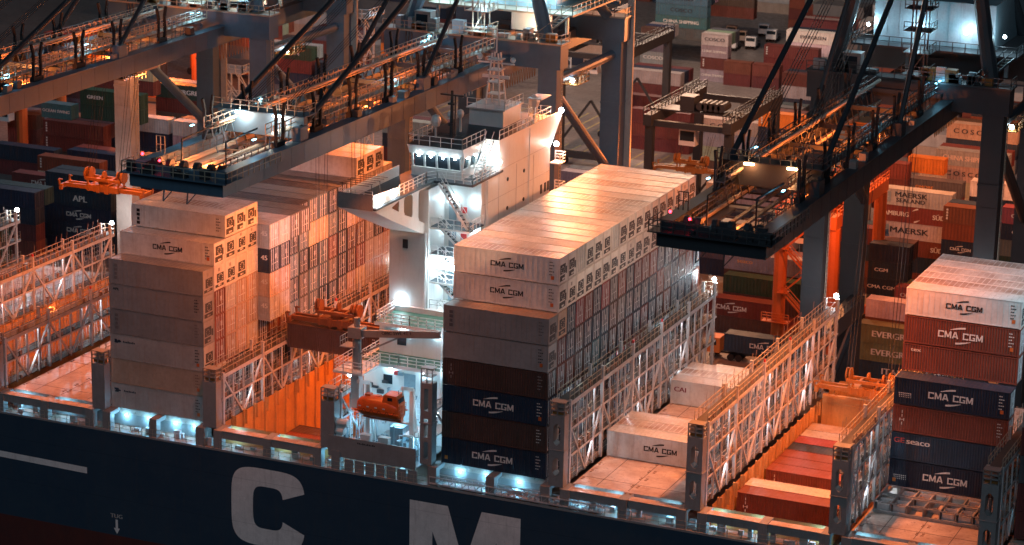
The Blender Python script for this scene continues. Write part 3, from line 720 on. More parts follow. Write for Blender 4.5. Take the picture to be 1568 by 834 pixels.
# masts, radar and funnels on the roof
m=MB(); m.tube((-7.2,17.2,31.2),(-7.2,17.2,37.2),.28,8,0,.16); m.box(-7.5,-6.9,16.9,17.5,33.2,33.5); m.box(-7.6,-6.8,16.9,17.5,35.6,35.8); m.tube((-6.8,17.2,32),(-6.8,17.2,36.6),.09,6); m.box(-8.6,-5.8,17.1,17.3,36.6,36.75); m.build('signal_mast',M['dark'],acc)
m=MB(); m.box(-9.5,-5.2,27,32,31.24,33.2); m.box(-9.8,-4.9,26.7,32.3,33.2,33.35)
m.build('mast_house',wh,acc)
m=MB()
for dx,dy in ((-.9,-.9),(.9,-.9),(.9,.9),(-.9,.9)): m.bar((-7.3+dx,29.5+dy,33.3),(-7.3+dx*.4,29.5+dy*.4,39.4),.16)
for z in (34.6,36,37.4,38.6): m.box(-8.1,-6.5,28.7,30.3,z,z+.1)
m.bar((-9.6,29.5,38.2),(-5,29.5,38.2),.16); m.bar((-9.0,29.5,36.6),(-5.6,29.5,36.6),.2,.35); m.tube((-7.3,29.5,39.4),(-7.3,29.5,42.3),.08,6); m.ball((-9.4,29.5,38.8),.4); m.ball((-5.2,29.5,38.7),.35); m.build('radar_mast',M['wrail'],acc)
m=MB(); m.rail([(-9.7,26.8,33.3),(-5,26.8,33.3),(-5,32.2,33.3)],1.1,1.1,.06); m.rail([(-4.6,33,31.2),(-4.6,35.6,31.2)],2.4,1.2,.06); m.box(-4.8,-3,33,36,33.6,33.7); m.build('mast_railing',M['wrail'],acc)
for (x,y,r_,z) in ((-10,19,.65,32.6),(-10.4,24,.5,32.4),(-4.3,34,.7,32.6),(-8.7,22.8,.45,33)):
    m=MB(); m.tube((x,y,31.2),(x,y,z),.14,6); m.ball((x,y,z+r_*.8),r_,sz=1.2); m.build('radome',wh,acc)
p=MB()
for z in (20.9,24.6,27.7): p.box(-3.0,-2.965,16.3,35.9,z,z+.05)
for y in (21,26,31): p.box(-3.0,-2.97,y,y+.05,16,27.5)
p.build('plate_seam',M['lash'],acc)
for y,z0,z1 in ((17.2,14,27.3),(17.6,14,27.3),(29.4,20,31)): p=MB(); p.tube((-2.85,y,z0),(-2.85,y,z1),.07,6); p.build('wall_pipe',wh,acc)
for y,z in ((23.5,26.2),(28.2,26.2),(23.5,22.8),(28.2,22.8)): p=MB(); p.tube((-3.02,y,z),(-2.94,y,z),.24,12); p.build('porthole',M['glass'],acc)
# casing wall details on the +X face
d=MB()
for y in (33.2,34.4,35.3): d.box(-3.02,-2.96,y,y+.55,22.3,23.4)
d.build('casing_window',M['dark'],acc)
d=MB(); d.box(-3.0,-1.7,36,37.7,21.8,21.95); d.box(-3.0,-1.7,36,37.7,25.4,25.55); d.rail([(-1.7,36,21.95),(-1.7,37.7,21.95),(-3,37.7,21.95)],1.1,.9,.07,mids=3); d.rail([(-1.7,36,25.55),(-1.7,37.7,25.55),(-3,37.7,25.55)],1.1,.9,.07,mids=3); d.prism([(36,27.4),(36,31.2),(39.4,31.2),(39.4,30.6)],'x',-3.1,-3.0); d.build('side_balcony',M['wrail'],acc)
e=MB(); e.ball((-2.9,38.9,31.3),.34); e.ball((-2.7,37.2,27.6),.32); e.ball((-2.8,20.5,28.8),.34); e.ball((-7.8,4.2,28.4),.3); e.ball((-7.8,.8,28.3),.36); e.build('wing_lamp',M['lampw'],acc)
# lower superstructure with the boat deck
lo=MB(); lo.box(-12.6,-.9,6.4,30,-.7,8.5,0); lo.box(-11.6,-1.2,8.2,30,8.5,12.4,0); lo.box(-12.3,-2.6,11.6,16,12.4,13.2,0); lo.box(-3,-.9,30,40,0,14)
low=lo.build('lower_superstructure',wh,ship)
for (x0,x1,y0,z) in ((-11.9,-.7,4.2,8.6),(-11.4,-.9,6.6,12.5)):
    p=MB(); p.box(x0,x1,y0,12,z,z+.12,0); p.box(x0-.02,x1+.02,y0-.03,y0+.05,z-.25,z+.14,1); p.build('boat_deck',[M['green'],wh],low)
    r=MB(); r.rail([(x0+.1,12,z+.12),(x0+.1,y0+.1,z+.12),((x0+x1)/2-1,y0+.1,z+.12),(x1-.1,y0+.1,z+.12),(x1-.1,9,z+.12)],1.15,1.05,.07,mids=3); r.build('deck_railing',M['wrail'],low)
p=MB(); p.box(-13.0,-9.4,-.4,4.2,8.5,8.75); p.box(-11.3,-10.3,.6,1.6,4.4,8.5); p.rail([(-12.9,4.2,8.75),(-12.9,-.3,8.75),(-9.5,-.3,8.75),(-9.5,4.1,8.75)],1.15,1,.07,mids=3); p.build('crane_platform',M['wrail'],low)
p=MB(); p.tube((-10.8,1.1,8.7),(-10.8,1.1,13.0),.5,10); p.box(-11.6,-10.0,.4,1.8,12.4,13.6); p.tube((-10.8,1.1,13.6),(-10.8,1.1,14.6),.35,8); p.bar((-10.6,.9,12.9),(-.6,.6,14.2),.42,.75); p.bar((-10.3,1.0,10.6),(-5.5,.8,13.2),.2,.2); p.rail([(-12.4,.2,11.4),(-12.4,2,11.4)],1.1,.6,.06); p.box(-12.5,-10.8,.2,2.1,11.3,11.4)
pc=p.build('provision_crane',M['shipgrey'],low)
t_=link('lettering',text_mesh('OMC SWL 4T 12.5M',.34,1.1,.01),pc,(.03,.03,.035)); t_.matrix_parent_inverse=Matrix.Identity(4); t_.location=(-5.2,.5,13.72); t_.rotation_euler=(0,-radians(7.2),0)
p=MB()
for z in range(5): p.bar((-1.9,3.4,9+z*1.1),(-.9,3.4,9+z*1.1),.06)
for x in (-1.9,-.9): p.bar((x,3.4,4),(x*1+(.25 if x<-1.2 else -.25),3.4,14),.13)
for k in range(5): p.bar((-1.9+.05*k,3.4,4+k*2),(-.9-.05*k,3.4,6+k*2),.06)
p.build('lattice_mast',M['wrail'],low)
# windows with lamps and dark panels on the lower walls
for x,y,z in ((-8.8,8.2,10.3),(-9.6,6.4,6.2)):
    q=MB(); q.box(x-.55,x+.55,y-.06,y-.01,z-.5,z+.55); q.build('window',M['glass'],low)
q=MB(); q.box(-7.6,-6.2,6.34,6.39,5.4,7.2); q.build('door',M['house'],low)
e=MB()
LOWL=[(-8.6,8.05,11.7),(-4.2,8.05,11.6),(-9.2,6.25,7.7),(-5.0,6.25,7.5),(-1.1,3.3,8.9),(-.6,2.5,12.9),(-1.0,.8,5.1)]
for p_ in LOWL: e.ball(p_,.24)
for p_ in ((-10.7,11.85,13.9),(-4.6,12.9,13.8)): e.ball(p_,.34); LOWL.append(p_)
e.build('wall_lamp',M['lampw'],low)
# boat station: bulwark panel, rafts, winches, davits
p=MB(); p.box(-13.0,-2.4,-1.5,-1.38,-.62,1.62); p.box(-13.0,-2.4,-1.5,6.3,-.74,-.62); bw=p.build('boat_station_bulwark',M['shipgrey'],low)
p=MB()
for k in range(11): p.box(-9.4+k*.2,-9.28+k*.2+.03*(k%2),-1.512,-1.503,1.1,1.28-.04*(k%3))
p.build('lettering',M['black'],bw)
for k in range(7):
    p=MB(); x=-10.9+k*1.28; p.box(x,x+1.05,-1.62,-1.5,-2.2,-.85); p.build('bulwark_panel',M['shipgrey'],low)
p=MB()
for x in (-9.6,-4.3):
    p.bar((x,1.6,.0),(x,1.6,7.2),.4,.5); p.bar((x,1.6,7.2),(x,-1.0,8.1),.32,.4); p.bar((x,3.2,0),(x,1.6,6.2),.25,.3); p.tube((x,-.8,8.1),(x,-.8,7.2),.08,6)
for z in (3.2,): p.bar((-9.6,1.6,z),(-4.3,1.6,z),.2)
p.build('davit',wh,low)
p=MB()
for x in (-8.8,-7.4,-6.2,-5.2): p=MB(); p.tube((x,3.2,.4),(x+.7,3.2,.4),.55,9); p.box(x,x+.9,2.4,4,-.6,.2); p.build('boat_winch',M['house'],low)
p=MB(); p.box(-7.2,-5.6,2,3.6,-.6,2.4); p.build('winch_house',M['house'],low)
for x in (-12.2,-11.2,-10.2,-8.1,-5.6,-4.8,-3.6): p=MB(); p.box(x,x+.4,.4,1.1,-.6,random.uniform(.6,2.4)); p.build('equipment_box',M['house'],low)
p=MB(); p.rail([(-12.8,.3,-.6),(-12.8,4,-.6)],2.2,1,.07,mids=3); p.rail([(-12.6,2,2.4),(-9,2,2.4),(-9,5,2.4)],1.1,1,.06); p.rail([(-5.2,4.6,2.0),(-2.6,4.6,2.0),(-2.6,1.2,2.0)],2.6,.8,.06,mids=4); p.box(-5.2,-2.6,1.2,4.6,1.9,2.0); p.rail([(-3.4,.4,-.6),(-2.5,.4,-.6)],3.4,.5,.06,mids=5); p.build('boat_station_railing',M['wrail'],low)
for x,z in ((-12.1,2.1),(-12.5,1.1)):
    p=MB(); p.tube((x-.5,-.7,z+.9),(x+1.15,-.7,z+.9),.42,10); tag(p.build('life_raft_canister',M['wrail']),'upper white life raft canister stacked behind the bulwark' if z>2 else 'lower white life raft canister stacked behind the bulwark','canister','life raft canisters')
    p=MB(); p.box(x-.3,x+.9,-.95,-.45,z+.3,z+.48); p.box(x+.2,x+.4,-.8,-.6,-.6,z+.3); p.build('raft_cradle',M['wrail'],low)
for x in (-8.7,-6.5):
    p=MB(); p.box(x-.6,x+.6,-1.1,-.4,.4,2.05); p.box(x-.62,x+.62,-1.12,-.38,2.05,2.12); p.build('locker',M['wrail'],low)
rq=random.Random(9)
for k in range(16):
    p=MB(); x=rq.uniform(-12.6,-2.8); y=rq.uniform(.8,5.6); z=rq.uniform(-.5,2.5); p.tube((x,y,-.6),(x,y,z+1.6),.06,6); p.tube((x,y,z+1.6),(min(-2.6,x+rq.uniform(.5,2)),y,z+1.6),.06,6); p.build('pipe_run',rq.choice((M['wrail'],M['lash'],M['house'])),low)
for k in range(14):
    p=MB(); x=rq.uniform(-12.4,-3.2); y=rq.uniform(6.0,6.34); z=rq.uniform(.2,7.2); q=rq.uniform(.12,.4); p.box(x-q,x+q,y,6.39,z,z+rq.uniform(.2,.8)); p.build('wall_fitting',rq.choice((M['house'],M['dark'],M['redsign'],M['lash'])),low)
# lifeboat: enclosed orange hull lofted from sections along x
lbx=tag(empty('lifeboat',(-7.0,-.9,4.1)),'orange enclosed lifeboat hanging in its davits below the bridge tower','lifeboat')
def loft(name,secs,m,par,smooth=True):
    mb=MB(); n=len(secs[0]); i=0
    for s_ in secs: mb.v += s_
    for a in range(len(secs)-1):
        for k in range(n): mb.f.append((a*n+k,a*n+(k+1)%n,(a+1)*n+(k+1)%n,(a+1)*n+k)); mb.m.append(0)
    mb.f.append(tuple(range(n-1,-1,-1))); mb.m.append(0); mb.f.append(tuple((len(secs)-1)*n+k for k in range(n))); mb.m.append(0)
    return mb.build(name,m,par,smooth=smooth)
secs=[]
for x,wd,zl,zh in ((-10.5,.12,5.2,5.5),(-10.3,.55,4.7,6.2),(-9.9,.95,4.4,6.65),(-9.2,1.25,4.25,6.95),(-8.2,1.4,4.15,7.1),(-7.0,1.42,4.15,7.1),(-5.4,1.4,4.15,7.0),(-4.2,1.3,4.2,6.8),(-3.75,1.1,4.3,6.5)):
    s_=[]
    for k in range(16):
        a=2*pi*k/16; c_,q=cos(a),sin(a); zc=5.25
        s_.append((x,-.9+wd*math.copysign(abs(c_)**.7,c_),zc+((zh-zc)*abs(q)**.75 if q>0 else -(zc-zl)*abs(q)**.8)))
    secs.append(s_)
bh=loft('boat_hull',secs,M['boat'],lbx)
p=MB(); p.prism([(-6.3,6.3),(-6.0,7.75),(-4.1,7.75),(-3.8,6.4),(-3.8,5.3),(-6.3,5.3)],'y',-2.0,.2); p.build('conning_cabin',M['boat'],lbx)
p=MB(); p.box(-5.4,-4.7,-2.03,-1.98,7.0,7.45); p.box(-3.95,-3.78,-1.7,-.2,6.7,7.3); p.build('cabin_window',M['glass'],lbx)
p=MB(); p.box(-10.2,-3.6,-2.4,-2.2,5.1,5.28); p.box(-10.2,-3.6,.4,.6,5.1,5.28); p.rail([(-3.7,-2.2,5.2),(-3.7,.3,5.2)],1.2,.7,.05); p.build('rubbing_strake',M['boat'],lbx)
p=MB(); p.box(-9.5,-4,-.98,-.82,3.8,4.2); p.box(-4.2,-3.7,-1.3,-.5,3.9,4.7); p.build('boat_keel',M['boat'],lbx)
p=MB(); p.box(-9.2,-8.3,-1.3,-.5,7.0,7.25); p.box(-7.6,-6.9,-1.2,-.6,7.02,7.2); p.build('roof_hatch',M['boat'],lbx)
for k in range(5):
    p=MB(); x=-9.9+k*1.15; p.path([(x,-2.36,5.55),(x+.3,-2.42,5.1),(x+.8,-2.42,5.1),(x+1.1,-2.36,5.55)],.03,4); p.build('grab_line',M['rubber'],lbx)
for k in range(4): p=MB(); x=-9.6+k*1.2; p.box(x,x+.35,-2.34,-2.28,5.75,5.9); p.build('reflective_tape',M['wrail'],lbx)
for x in (-9.6,-4.3): 
    p=MB(); p.tube((x,-.85,6.6),(x,-.85,8.3),.05,5); p.build('lifting_wire',M['dark'],lbx)
LBM=Matrix.Translation((-6.7,-.9,5.6))@Matrix.Scale(.8,4)@Matrix.Translation((6.7,.9,-5.6))
for o in lbx.children: o.data.transform(LBM)
# stacked flat racks on the hatch cover at the right
fr=tag(empty('lashing_bin_rack',(52,9,0)),'grey steel rack of open lashing gear bins on the hatch cover below the right stack','rack')
for y0,y1,z in ((6.6,8.9,.25),(9.4,11.8,.25)):
    p=MB()
    for y in (y0,y1): p.box(46.3,58.5,y-.12,y+.12,z-.2,z+.1); p.box(46.3,58.5,y-.06,y+.06,z+.95,z+1.05)
    for k in range(8): x=46.4+k*1.72; p.box(x-.06,x+.06,y0,y1,z-.15,z+1.0)
    p.build('rack_frame',M['shipgrey'],fr)
    for k in (0,1,4,5,6) if y0<9 else (1,2,5,6):
        b_=MB(); x=46.6+k*1.72; b_.box(x,x+1.3,y0+.3,y1-.3,z-.1,z+.0); 
        for yy in (y0+.3,y1-.36): b_.box(x,x+1.3,yy,yy+.06,z,z+.75)
        for xx in (x,x+1.24): b_.box(xx,xx+.06,y0+.36,y1-.36,z,z+.75)
        for q in range(5): b_.box(x+.1+q*.22,x+.25+q*.22,y0+.5,y1-.5,z+.02,z+random.uniform(.2,.6),1)
        b_.build('gear_bin',[M['lash'],M['deck']],fr)
# ------------------------------------------------------------------ ship to shore cranes
GZ=-15.0
FLOODS=[]; WLAMP=[]
def crane(xc, label, cm, rm, tip, apex, trolley_y, house_mat, lit=True, ls=0):
    root=tag(empty('ship_to_shore_crane',(xc,65,GZ)),label,'crane','ship to shore cranes along the quay')
    B=lambda n,mb,m=cm,p=root,**k: mb.build(n,m,p,**k)
    yw,yl=54.,76.
    for y in (yw,yl):
        for sx in (-10.4,10.4):
            m=MB(); wx=1.25 if y==yw else 1.35
            if y==yl and sx<0: sx-=ls
            m.box(xc+sx-wx,xc+sx+wx,y-1.1,y+1.1,GZ+2.2,33.1); m.box(xc+sx-wx-.06,xc+sx+wx+.06,y-1.16,y+1.16,24.6,24.85)
            for k in range(6): m.box(xc+sx-wx-.03,xc+sx+wx+.03,y-1.13,y+1.13,GZ+6+k*6.2,GZ+6.05+k*6.2)
            leg=B('leg',m,M['palelit'] if (xc<-50 and sx<0 and y==yw) else cm)  # one leg's lit look is put into a paler paint
            m=MB(); m.box(xc+sx-3.2,xc+sx+3.2,y-.8,y+.8,GZ+1.0,GZ+2.15)
            for k in range(6): m.tube((xc+sx-2.7+k*1.08,y-.35,GZ+.5),(xc+sx-2.7+k*1.08,y+.35,GZ+.5),.45,10)
            m.build('wheel_bogie',M['cranedk'],leg)
        m=MB(); m.box(xc-12.2,xc+12.2,y-1.25,y+1.25,33.11,36.2); m.box(xc-12.4,xc+12.4,y-1.45,y+1.45,36.2,36.42,1)
        pb=B('portal_beam',m,[cm,rm])
        r=MB(); r.rail([(xc-12.3,y-1.4,36.42),(xc+12.3,y-1.4,36.42)],1.1,1.5,.07); r.rail([(xc+12.3,y-1.4,36.42),(xc+12.3,y+1.4,36.42)],1.1,1.4,.07); r.build('railing',rm,pb)
    for sx in (-10.4,10.4):
        m=MB(); x=xc+sx
        m.tube((x,yw+1,31.2),(x,yl-1,31.2),.62,12); B('side_brace',m)
        m=MB(); m.tube((x,yw+.9,30.2),(x,yl-1,15.6),.62,12); B('side_brace',m)
        m=MB(); m.box(x-.9,x+.9,yw+1.12,yl-1.12,.6,2.9); m.rail([(x+.8,yw+1.2,2.9),(x+.8,yl-1.2,2.9)],1.1,1.5,.07); B('sill_beam',m)
        m=MB(); m.tube((x,yw+1,.4),(x,yw+9,-6.5),.5,8); m.tube((x,yl-1,.4),(x,yw+9,-6.5),.5,8); m.tube((x,yw+9,-6.5),(x,yl-1,-10),.5,8); B('side_brace',m)
        m=MB(); m.box(x+1.3,x+2.2,yl+1.1,yl+1.5,GZ+1,40)
        for k in range(18): m.box(x+1.28,x+2.22,yl+1.08,yl+1.52,GZ+3+k*3,GZ+3.08+k*3)
        (xc<30 or sx>0) and B('cable_trunk',m,M['palelit'] if lit else cm)
        m=MB(); m.box(x-1.6,x+1.6,yw+5,yw+9,30.0,30.1); m.rail([(x-1.6,yw+5,30.1),(x+1.6,yw+5,30.1),(x+1.6,yw+9,30.1),(x-1.6,yw+9,30.1)],1.1,1,.08); m.ball((x+.9,yw+5.2,30.6),.3,1); B('service_platform',m,[M['yellow'],M['lampw']])
    # boom girders
    for sx in (-4.9,4.9):
        m=MB(); m.box(xc+sx-.55,xc+sx+.55,tip,96,32,34.3); m.box(xc+sx-.72,xc+sx+.72,tip,96,34.3,34.38)
        k=tip+1.5
        while k<52: m.box(xc+sx-.57,xc+sx+.57,k,k+.05,32,34.3); k+=3
        g=B('boom_girder',m)
        ii=-1 if sx>0 else 1
        w=MB(); xi=xc+sx+ii*.7; z=35.7; ye=50.5
        w.box(min(xi,xi+ii*1.0),max(xi,xi+ii*1.0),tip+12,ye,z-.1,z); w.build('walkway',rm,g)
        w=MB(); w.rail([(xi,tip+12,z),(xi,ye,z)],1.1,1.25,.08); w.rail([(xi+ii,tip+12,z),(xi+ii,ye,z)],1.1,1.25,.07); w.build('walkway_railing',rm,g)
        w=MB(); y=tip+12
        while y<ye: w.bar((xi+ii*.5,y,z-.1),(xi+ii*.25,y-.5,34.3),.12,.12); w.bar((xi+ii*.9,y,z-.1),(xi+ii*1.4,y+.4,33),.1,.1); y+=2.1
        w.build('walkway_support',cm,g)
        w=MB(); w.box(min(xi+ii*.4,xi+ii*.75),max(xi+ii*.4,xi+ii*.75),tip+1,95,32.9,33.25); w.bar((xi+ii*1.2,tip+2,33.6),(xi+ii*1.2,95,33.6),.12); w.build('trolley_rail',M['cranerail'],g)
        for k,y in enumerate((tip+13,tip+21.5,tip+30,tip+39,tip+47.5,tip+58)):
            if y>50: continue
            h=MB()
            for dy in (-.75,.75):
                P=[(xi,y+dy,34.3),(xi-ii*.1,y+dy*1.02,35.6),(xi-ii*.1,y+dy*.95,37.6),(xi-ii*.1,y+dy*1.5,38.8)]
                for a,b_ in zip(P,P[1:]): h.bar(a,b_,.26,.3)
            h.box(xi-.3,xi+.3,y-.95,y+.95,34.32,34.9); h.build('rope_guide',M['rubber'],g)
        for y in (tip+16.5,tip+47):
            h=MB(); h.box(xc+sx-.5,xc+sx+.5,y-.9,y+.9,34.38,35.9); h.build('stay_bracket',cm,g)
    # ties across the boom
    y=tip+24
    while y<95:
        m=MB(); m.box(xc-4.3,xc+4.3,y-.25,y+.25,34.6,35.1); y+=11; B('boom_tie',m)
    m=MB(); yy=tip+17.5
    m.box(xc-5.2,xc+5.2,yy-.7,yy+.1,34.4,36.9); m.box(xc-5.6,xc+5.6,yy-1.4,yy+1.4,36.9,37.02)
    tb=B('boom_cross_beam',m)
    r=MB(); r.rail([(xc-5.5,yy-1.3,37.02),(xc+5.5,yy-1.3,37.02),(xc+5.5,yy+1.3,37.02)],1.1,1.1,.075); r.rail([(xc+2.2,yy-.6,37.02),(xc+4.2,yy-.6,37.02)],1.9,1.,.08); r.build('railing',rm,tb)
    e=MB(); e.box(xc-2.6,xc-1.6,yy-1.7,yy-1.35,36.75,36.9); e.box(xc+1.9,xc+2.9,yy-1.7,yy-1.35,36.75,36.9); e.build('flood_lamp',M['lampw'] if lit else M['lampo'],tb)
    # tip platform with railings and lamps
    m=MB(); m.box(xc-5.45,xc+5.45,tip-1.0,tip-.02,32.0,33.4); m.box(xc-6.2,xc+6.2,tip-1.6,tip+2.2,33.42,33.55); m.box(xc-5,xc+5,tip+.1,tip+.9,33.56,34.1)
    for x in (-4.6,4.6): m.bar((xc+x*.3,tip-1,32),(xc+x*.3,tip-1.2,30.9),.12); m.bar((xc+x*.3+.9,tip-1,32),(xc+x*.3,tip-1.2,30.9),.1)
    tp=B('boom_tip',m)
    r=MB(); r.rail([(xc-6.1,tip+2.1,33.55),(xc-6.1,tip-1.5,33.55),(xc+6.1,tip-1.5,33.55),(xc+6.1,tip+10,33.55)],1.1,1.2,.075); r.rail([(xc-5,tip+3.6,34.6),(xc-4,tip+3.6,34.6)],1.8,.6,.08); r.build('railing',rm,tp)
    for x in (-3.4,-2.2,-.6,1,2.6,3.8): d=MB(); d.tube((xc+x,tip+1.2,34.2),(xc+x+.5,tip+1.2,34.2),.55,10); d.box(xc+x-.3,xc+x+.6,tip+.9,tip+1.6,33.6,34.1); d.build('rope_sheave',M['cranedk'],tp)
    rr=random.Random(int(xc))
    for k in range(16):
        d=MB(); x=xc+rr.uniform(-5.6,5.6); y=tip+rr.uniform(-1.2,1.8); q=rr.uniform(.15,.5); d.box(x-q,x+q,y-.25,y+.25,33.56,33.6+rr.uniform(.3,1.1)); d.build('tip_equipment',M['cranedk'],tp)
    for x,y in ((-2.2,tip+4),(2.4,tip+5)): d=MB(); d.tube((xc+x,y,32.7),(xc+x,y,36.2),.09,6); d.bar((xc+x,y,36.2),(xc+x+1.2,y+4.5,36.9),.14); d.build('lamp_arm',M['cranedk'],tp)
    for sx in (-3.3,3.3):
        d=MB(); d.rail([(xc+sx,tip+3,33.6),(xc+sx,tip+16,33.6)],1.0,1.4,.07); d.build('railing',M['drail'],tp)
    for y in (tip+8,tip+9.2,tip+24,tip+41,tip+66,tip+67.5):
        wl=MB(); sx=rr.choice((-4.0,4.05)); z=36.3+rr.uniform(-.3,.5); wl.box(xc+sx-.1,xc+sx+.1,y-.3,y+.3,z,z+.09); WLAMP.append((xc+sx,y,z-.2,lit)); wl.build('walkway_lamp',M['lampt'],root)
    e=MB(); e.ball((xc-4.6,tip+.2,35.2),.16); e.ball((xc-2.6,tip+.2,34.7),.14); e.build('warning_light',M['lampr'],tp)
    # inner warm lit decks near the tip, catenary trough
    m=MB(); m.box(xc-4.1,xc-2.6,tip+2,tip+14,32.4,32.7); m.box(xc-.9,xc-.5,tip+2,92,32.9,33.15); m.box(xc+.5,xc+.9,tip+2,92,32.9,33.15); m.box(xc+2.2,xc+3.2,tip+2,50,32.6,32.75); B('boom_deck',m,rm)
    m=MB(); y=tip+3
    while y<50: m.box(xc-4.3,xc+4.3,y,y+.16,32.45,32.62); y+=2.6
    B('boom_lattice',m,rm)
    # A frame, stays and ropes
    for sx in (-1,1):
        m=MB(); m.tube((xc+sx*9.6,54.5,36.3),(xc+sx*3.2,57,apex),.95,10,r2=.7); B('a_frame_leg',m)
        m=MB(); m.tube((xc+sx*9.6,75,36.3),(xc+sx*3.2,58,apex-1),.7,10); B('a_frame_leg',m)
        for y,r_ in ((tip+16.5,.32),(tip+47,.3)):
            m=MB(); a=Vector((xc+sx*4.9,y,35.6)); b_=Vector((xc+sx*3.6,56.5,apex)); m.tube(a,b_,r_,8); q=a+(b_-a)*.55; d=(b_-a).normalized(); m.tube(q-d*.8,q+d*.8,r_*1.7,8); B('forestay',m,M['cranedk'])
    m=MB()
    for k in range(4): 
        for sx in (-1,1): m.tube((xc+sx*(1.2+.35*k),56.5,apex-.5),(xc+sx*(2.0+.3*k),tip+17,37),.045,4)
    B('boom_hoist_rope',m,M['cranedk'])
    m=MB(); m.box(xc-4.2,xc+4.2,56,58.5,apex-.6,apex+.6); B('apex_beam',m)
    # pipes, cable trays and boxes that crowd the steelwork
    m=MB(); m.tube((xc-3.1,tip+13,36.1),(xc-3.1,52,36.1),.2,8); B('cable_pipe',m,M['cranerail'])
    m=MB(); m.tube((xc+2.9,tip+18,35.2),(xc+2.9,52,35.2),.16,8); B('cable_pipe',m,M['cranedk'])
    for k in range(18):
        m=MB(); x=xc+rr.uniform(-11,11); q=rr.uniform(.25,.8); zt=rr.uniform(.5,1.7); m.box(x-q,x+q,53.1,53.1+rr.uniform(.5,1.4),36.44,36.44+zt); B('equipment_box',m,rr.choice((M['cranedk'],M['shipgrey'],M['house'],M['yellow'])))
    for k in range(12):
        m=MB(); sx=rr.choice((-1,1)); y=rr.uniform(tip+14,50); q=rr.uniform(.2,.45); m.box(xc+sx*4.9-q,xc+sx*4.9+q,y-.5,y+.5,34.39,34.5+rr.uniform(.3,.9)); B('equipment_box',m,rr.choice((M['cranedk'],M['shipgrey'])))
    for sx in (-10.4,10.4):
        m=MB(); x=xc+sx+1.55
        for dy in (-.3,.3): m.bar((x,54+dy,3),(x,54+dy,33),.07)
        for k in range(60): m.bar((x,53.7,3.2+k*.5),(x,54.3,3.2+k*.5),.05)
        B('leg_ladder',m,M['cranerail'])
    for k in range(3):
        m=MB(); m.tube((xc-9+k*.4,52.6,33.2),(xc-9+k*.4,52.6,36.2),.1,6); B('conduit',m,M['drail'])
    # machinery house on the landside half
    m=MB(); m.box(xc-8.6,xc+11.6,58,82,38.9,39.15,1); m.box(xc-6.5,xc+8.2,60.5,80,39.16,44.6,0)
    for k in range(10): m.box(xc-6.4+k*1.5,xc-6.35+k*1.5,60.44,60.5,39.2,44.5)
    for x in (-8,-2,4,10): m.bar((xc+x,60,36.3),(xc+x,60,38.9),.4)
    m.box(xc+2.5,xc+8,59.6,59.9,36.4,38.88,2)
    hs=B('machinery_house',m,[house_mat,rm,M['white'] if lit else cm])
    r=MB(); r.rail([(xc-8.5,82,39.15),(xc-8.5,58.1,39.15),(xc+11.5,58.1,39.15),(xc+11.5,82,39.15)],1.1,1.5,.08); r.build('railing',rm,hs)
    e=MB()
    for x in (-7,-1,5,9.6): e.ball((xc+x,59.7,41.2),.22); FLOODS.append((xc+x,58.9,41.4,'c'))
    e.build('house_lamp',M['lampw'],hs)
    # stairs and cabin at portal level
    s=MB(); a,b_=Vector((xc+8.2,52.7,36.4)),Vector((xc+11,57,39.2))
    for dx in (-.5,.5): s.bar(a+Vector((dx,0,0)),b_+Vector((dx,0,0)),.1,.25); s.bar(a+Vector((dx,0,1)),b_+Vector((dx,0,1)),.08)
    for k in range(10): p=a+(b_-a)*(k+.5)/10; s.box(p.x-.45,p.x+.45,p.y-.12,p.y+.12,p.z-.02,p.z+.04)
    B('stairway',s,rm)
    s=MB(); s.box(xc-8.1,xc-5.9,53.2,54.8,36.43,38.7,0); s.box(xc-7.9,xc-6.3,53.17,53.2,37.4,38.4,1); s.box(xc-8.15,xc-5.85,53.1,54.9,38.7,38.8,0); B('electrical_cabin',s,[M['shipgrey'],M['glass']])
    # elevator lattice beside the apex
    s=MB()
    for dx,dy in ((-.8,-.8),(.8,-.8),(.8,.8),(-.8,.8)): s.bar((xc+1+dx,53.5+dy,36.4),(xc+1+dx,53.5+dy,apex-4),.14)
    for k in range(6):
        z=37+k*2.6; s.box(xc-.6,xc+2.6,52,55,z,z+.1); s.bar((xc+.2,52.7,z),(xc+1.8,52.7,z+2.6),.1)
        s.rail([(xc-.6,52,z),(xc+2.6,52,z),(xc+2.6,55,z)],1.1,1.2,.07)
    B('access_tower',s,rm)
    # trolley with operator cabin
    ty=trolley_y
    t=MB(); t.box(xc-4,xc+4,ty-2.6,ty+2.6,31.2,31.7,0); t.box(xc-3.2,xc-1,ty-1.8,ty+1.8,31.7,33.0,1); t.box(xc+.8,xc+3,ty-1.8,ty+1.8,31.7,32.8,1)
    for x in (-3.4,3.4): t.box(xc+x-.2,xc+x+.2,ty-2.5,ty+2.5,31.7,32.9,1)
    tr=B('trolley',t,[M['cranerail'],M['yellow']])
    r=MB(); r.rail([(xc-3.9,ty-2.5,31.7),(xc+3.9,ty-2.5,31.7),(xc+3.9,ty+2.5,31.7)],1.1,1.1,.08); r.build('railing',M['yellow'],tr)
    c=MB(); c.box(xc-3.6,xc-1.2,ty+2.7,ty+5.4,28.9,29.1,0); c.box(xc-3.5,xc-1.3,ty+2.8,ty+5.2,29.1,31.1,1); c.box(xc-3.6,xc-1.2,ty+2.7,ty+5.4,31.1,31.25,0)
    for x in (-3.5,-2.4,-1.35): c.box(xc+x-.05,xc+x+.05,ty+2.74,ty+2.84,29.1,31.1,0)
    c.rail([(xc-1.0,ty+2.7,29),(xc+.4,ty+2.7,29),(xc+.4,ty+5.4,29)],1.1,1,.07); c.build('operator_cabin',[M['palelit'],M['glass']],tr)
    e=MB(); e.ball((xc-.4,ty+2.9,30.6),.25); e.build('cabin_lamp',M['lampw'],tr)
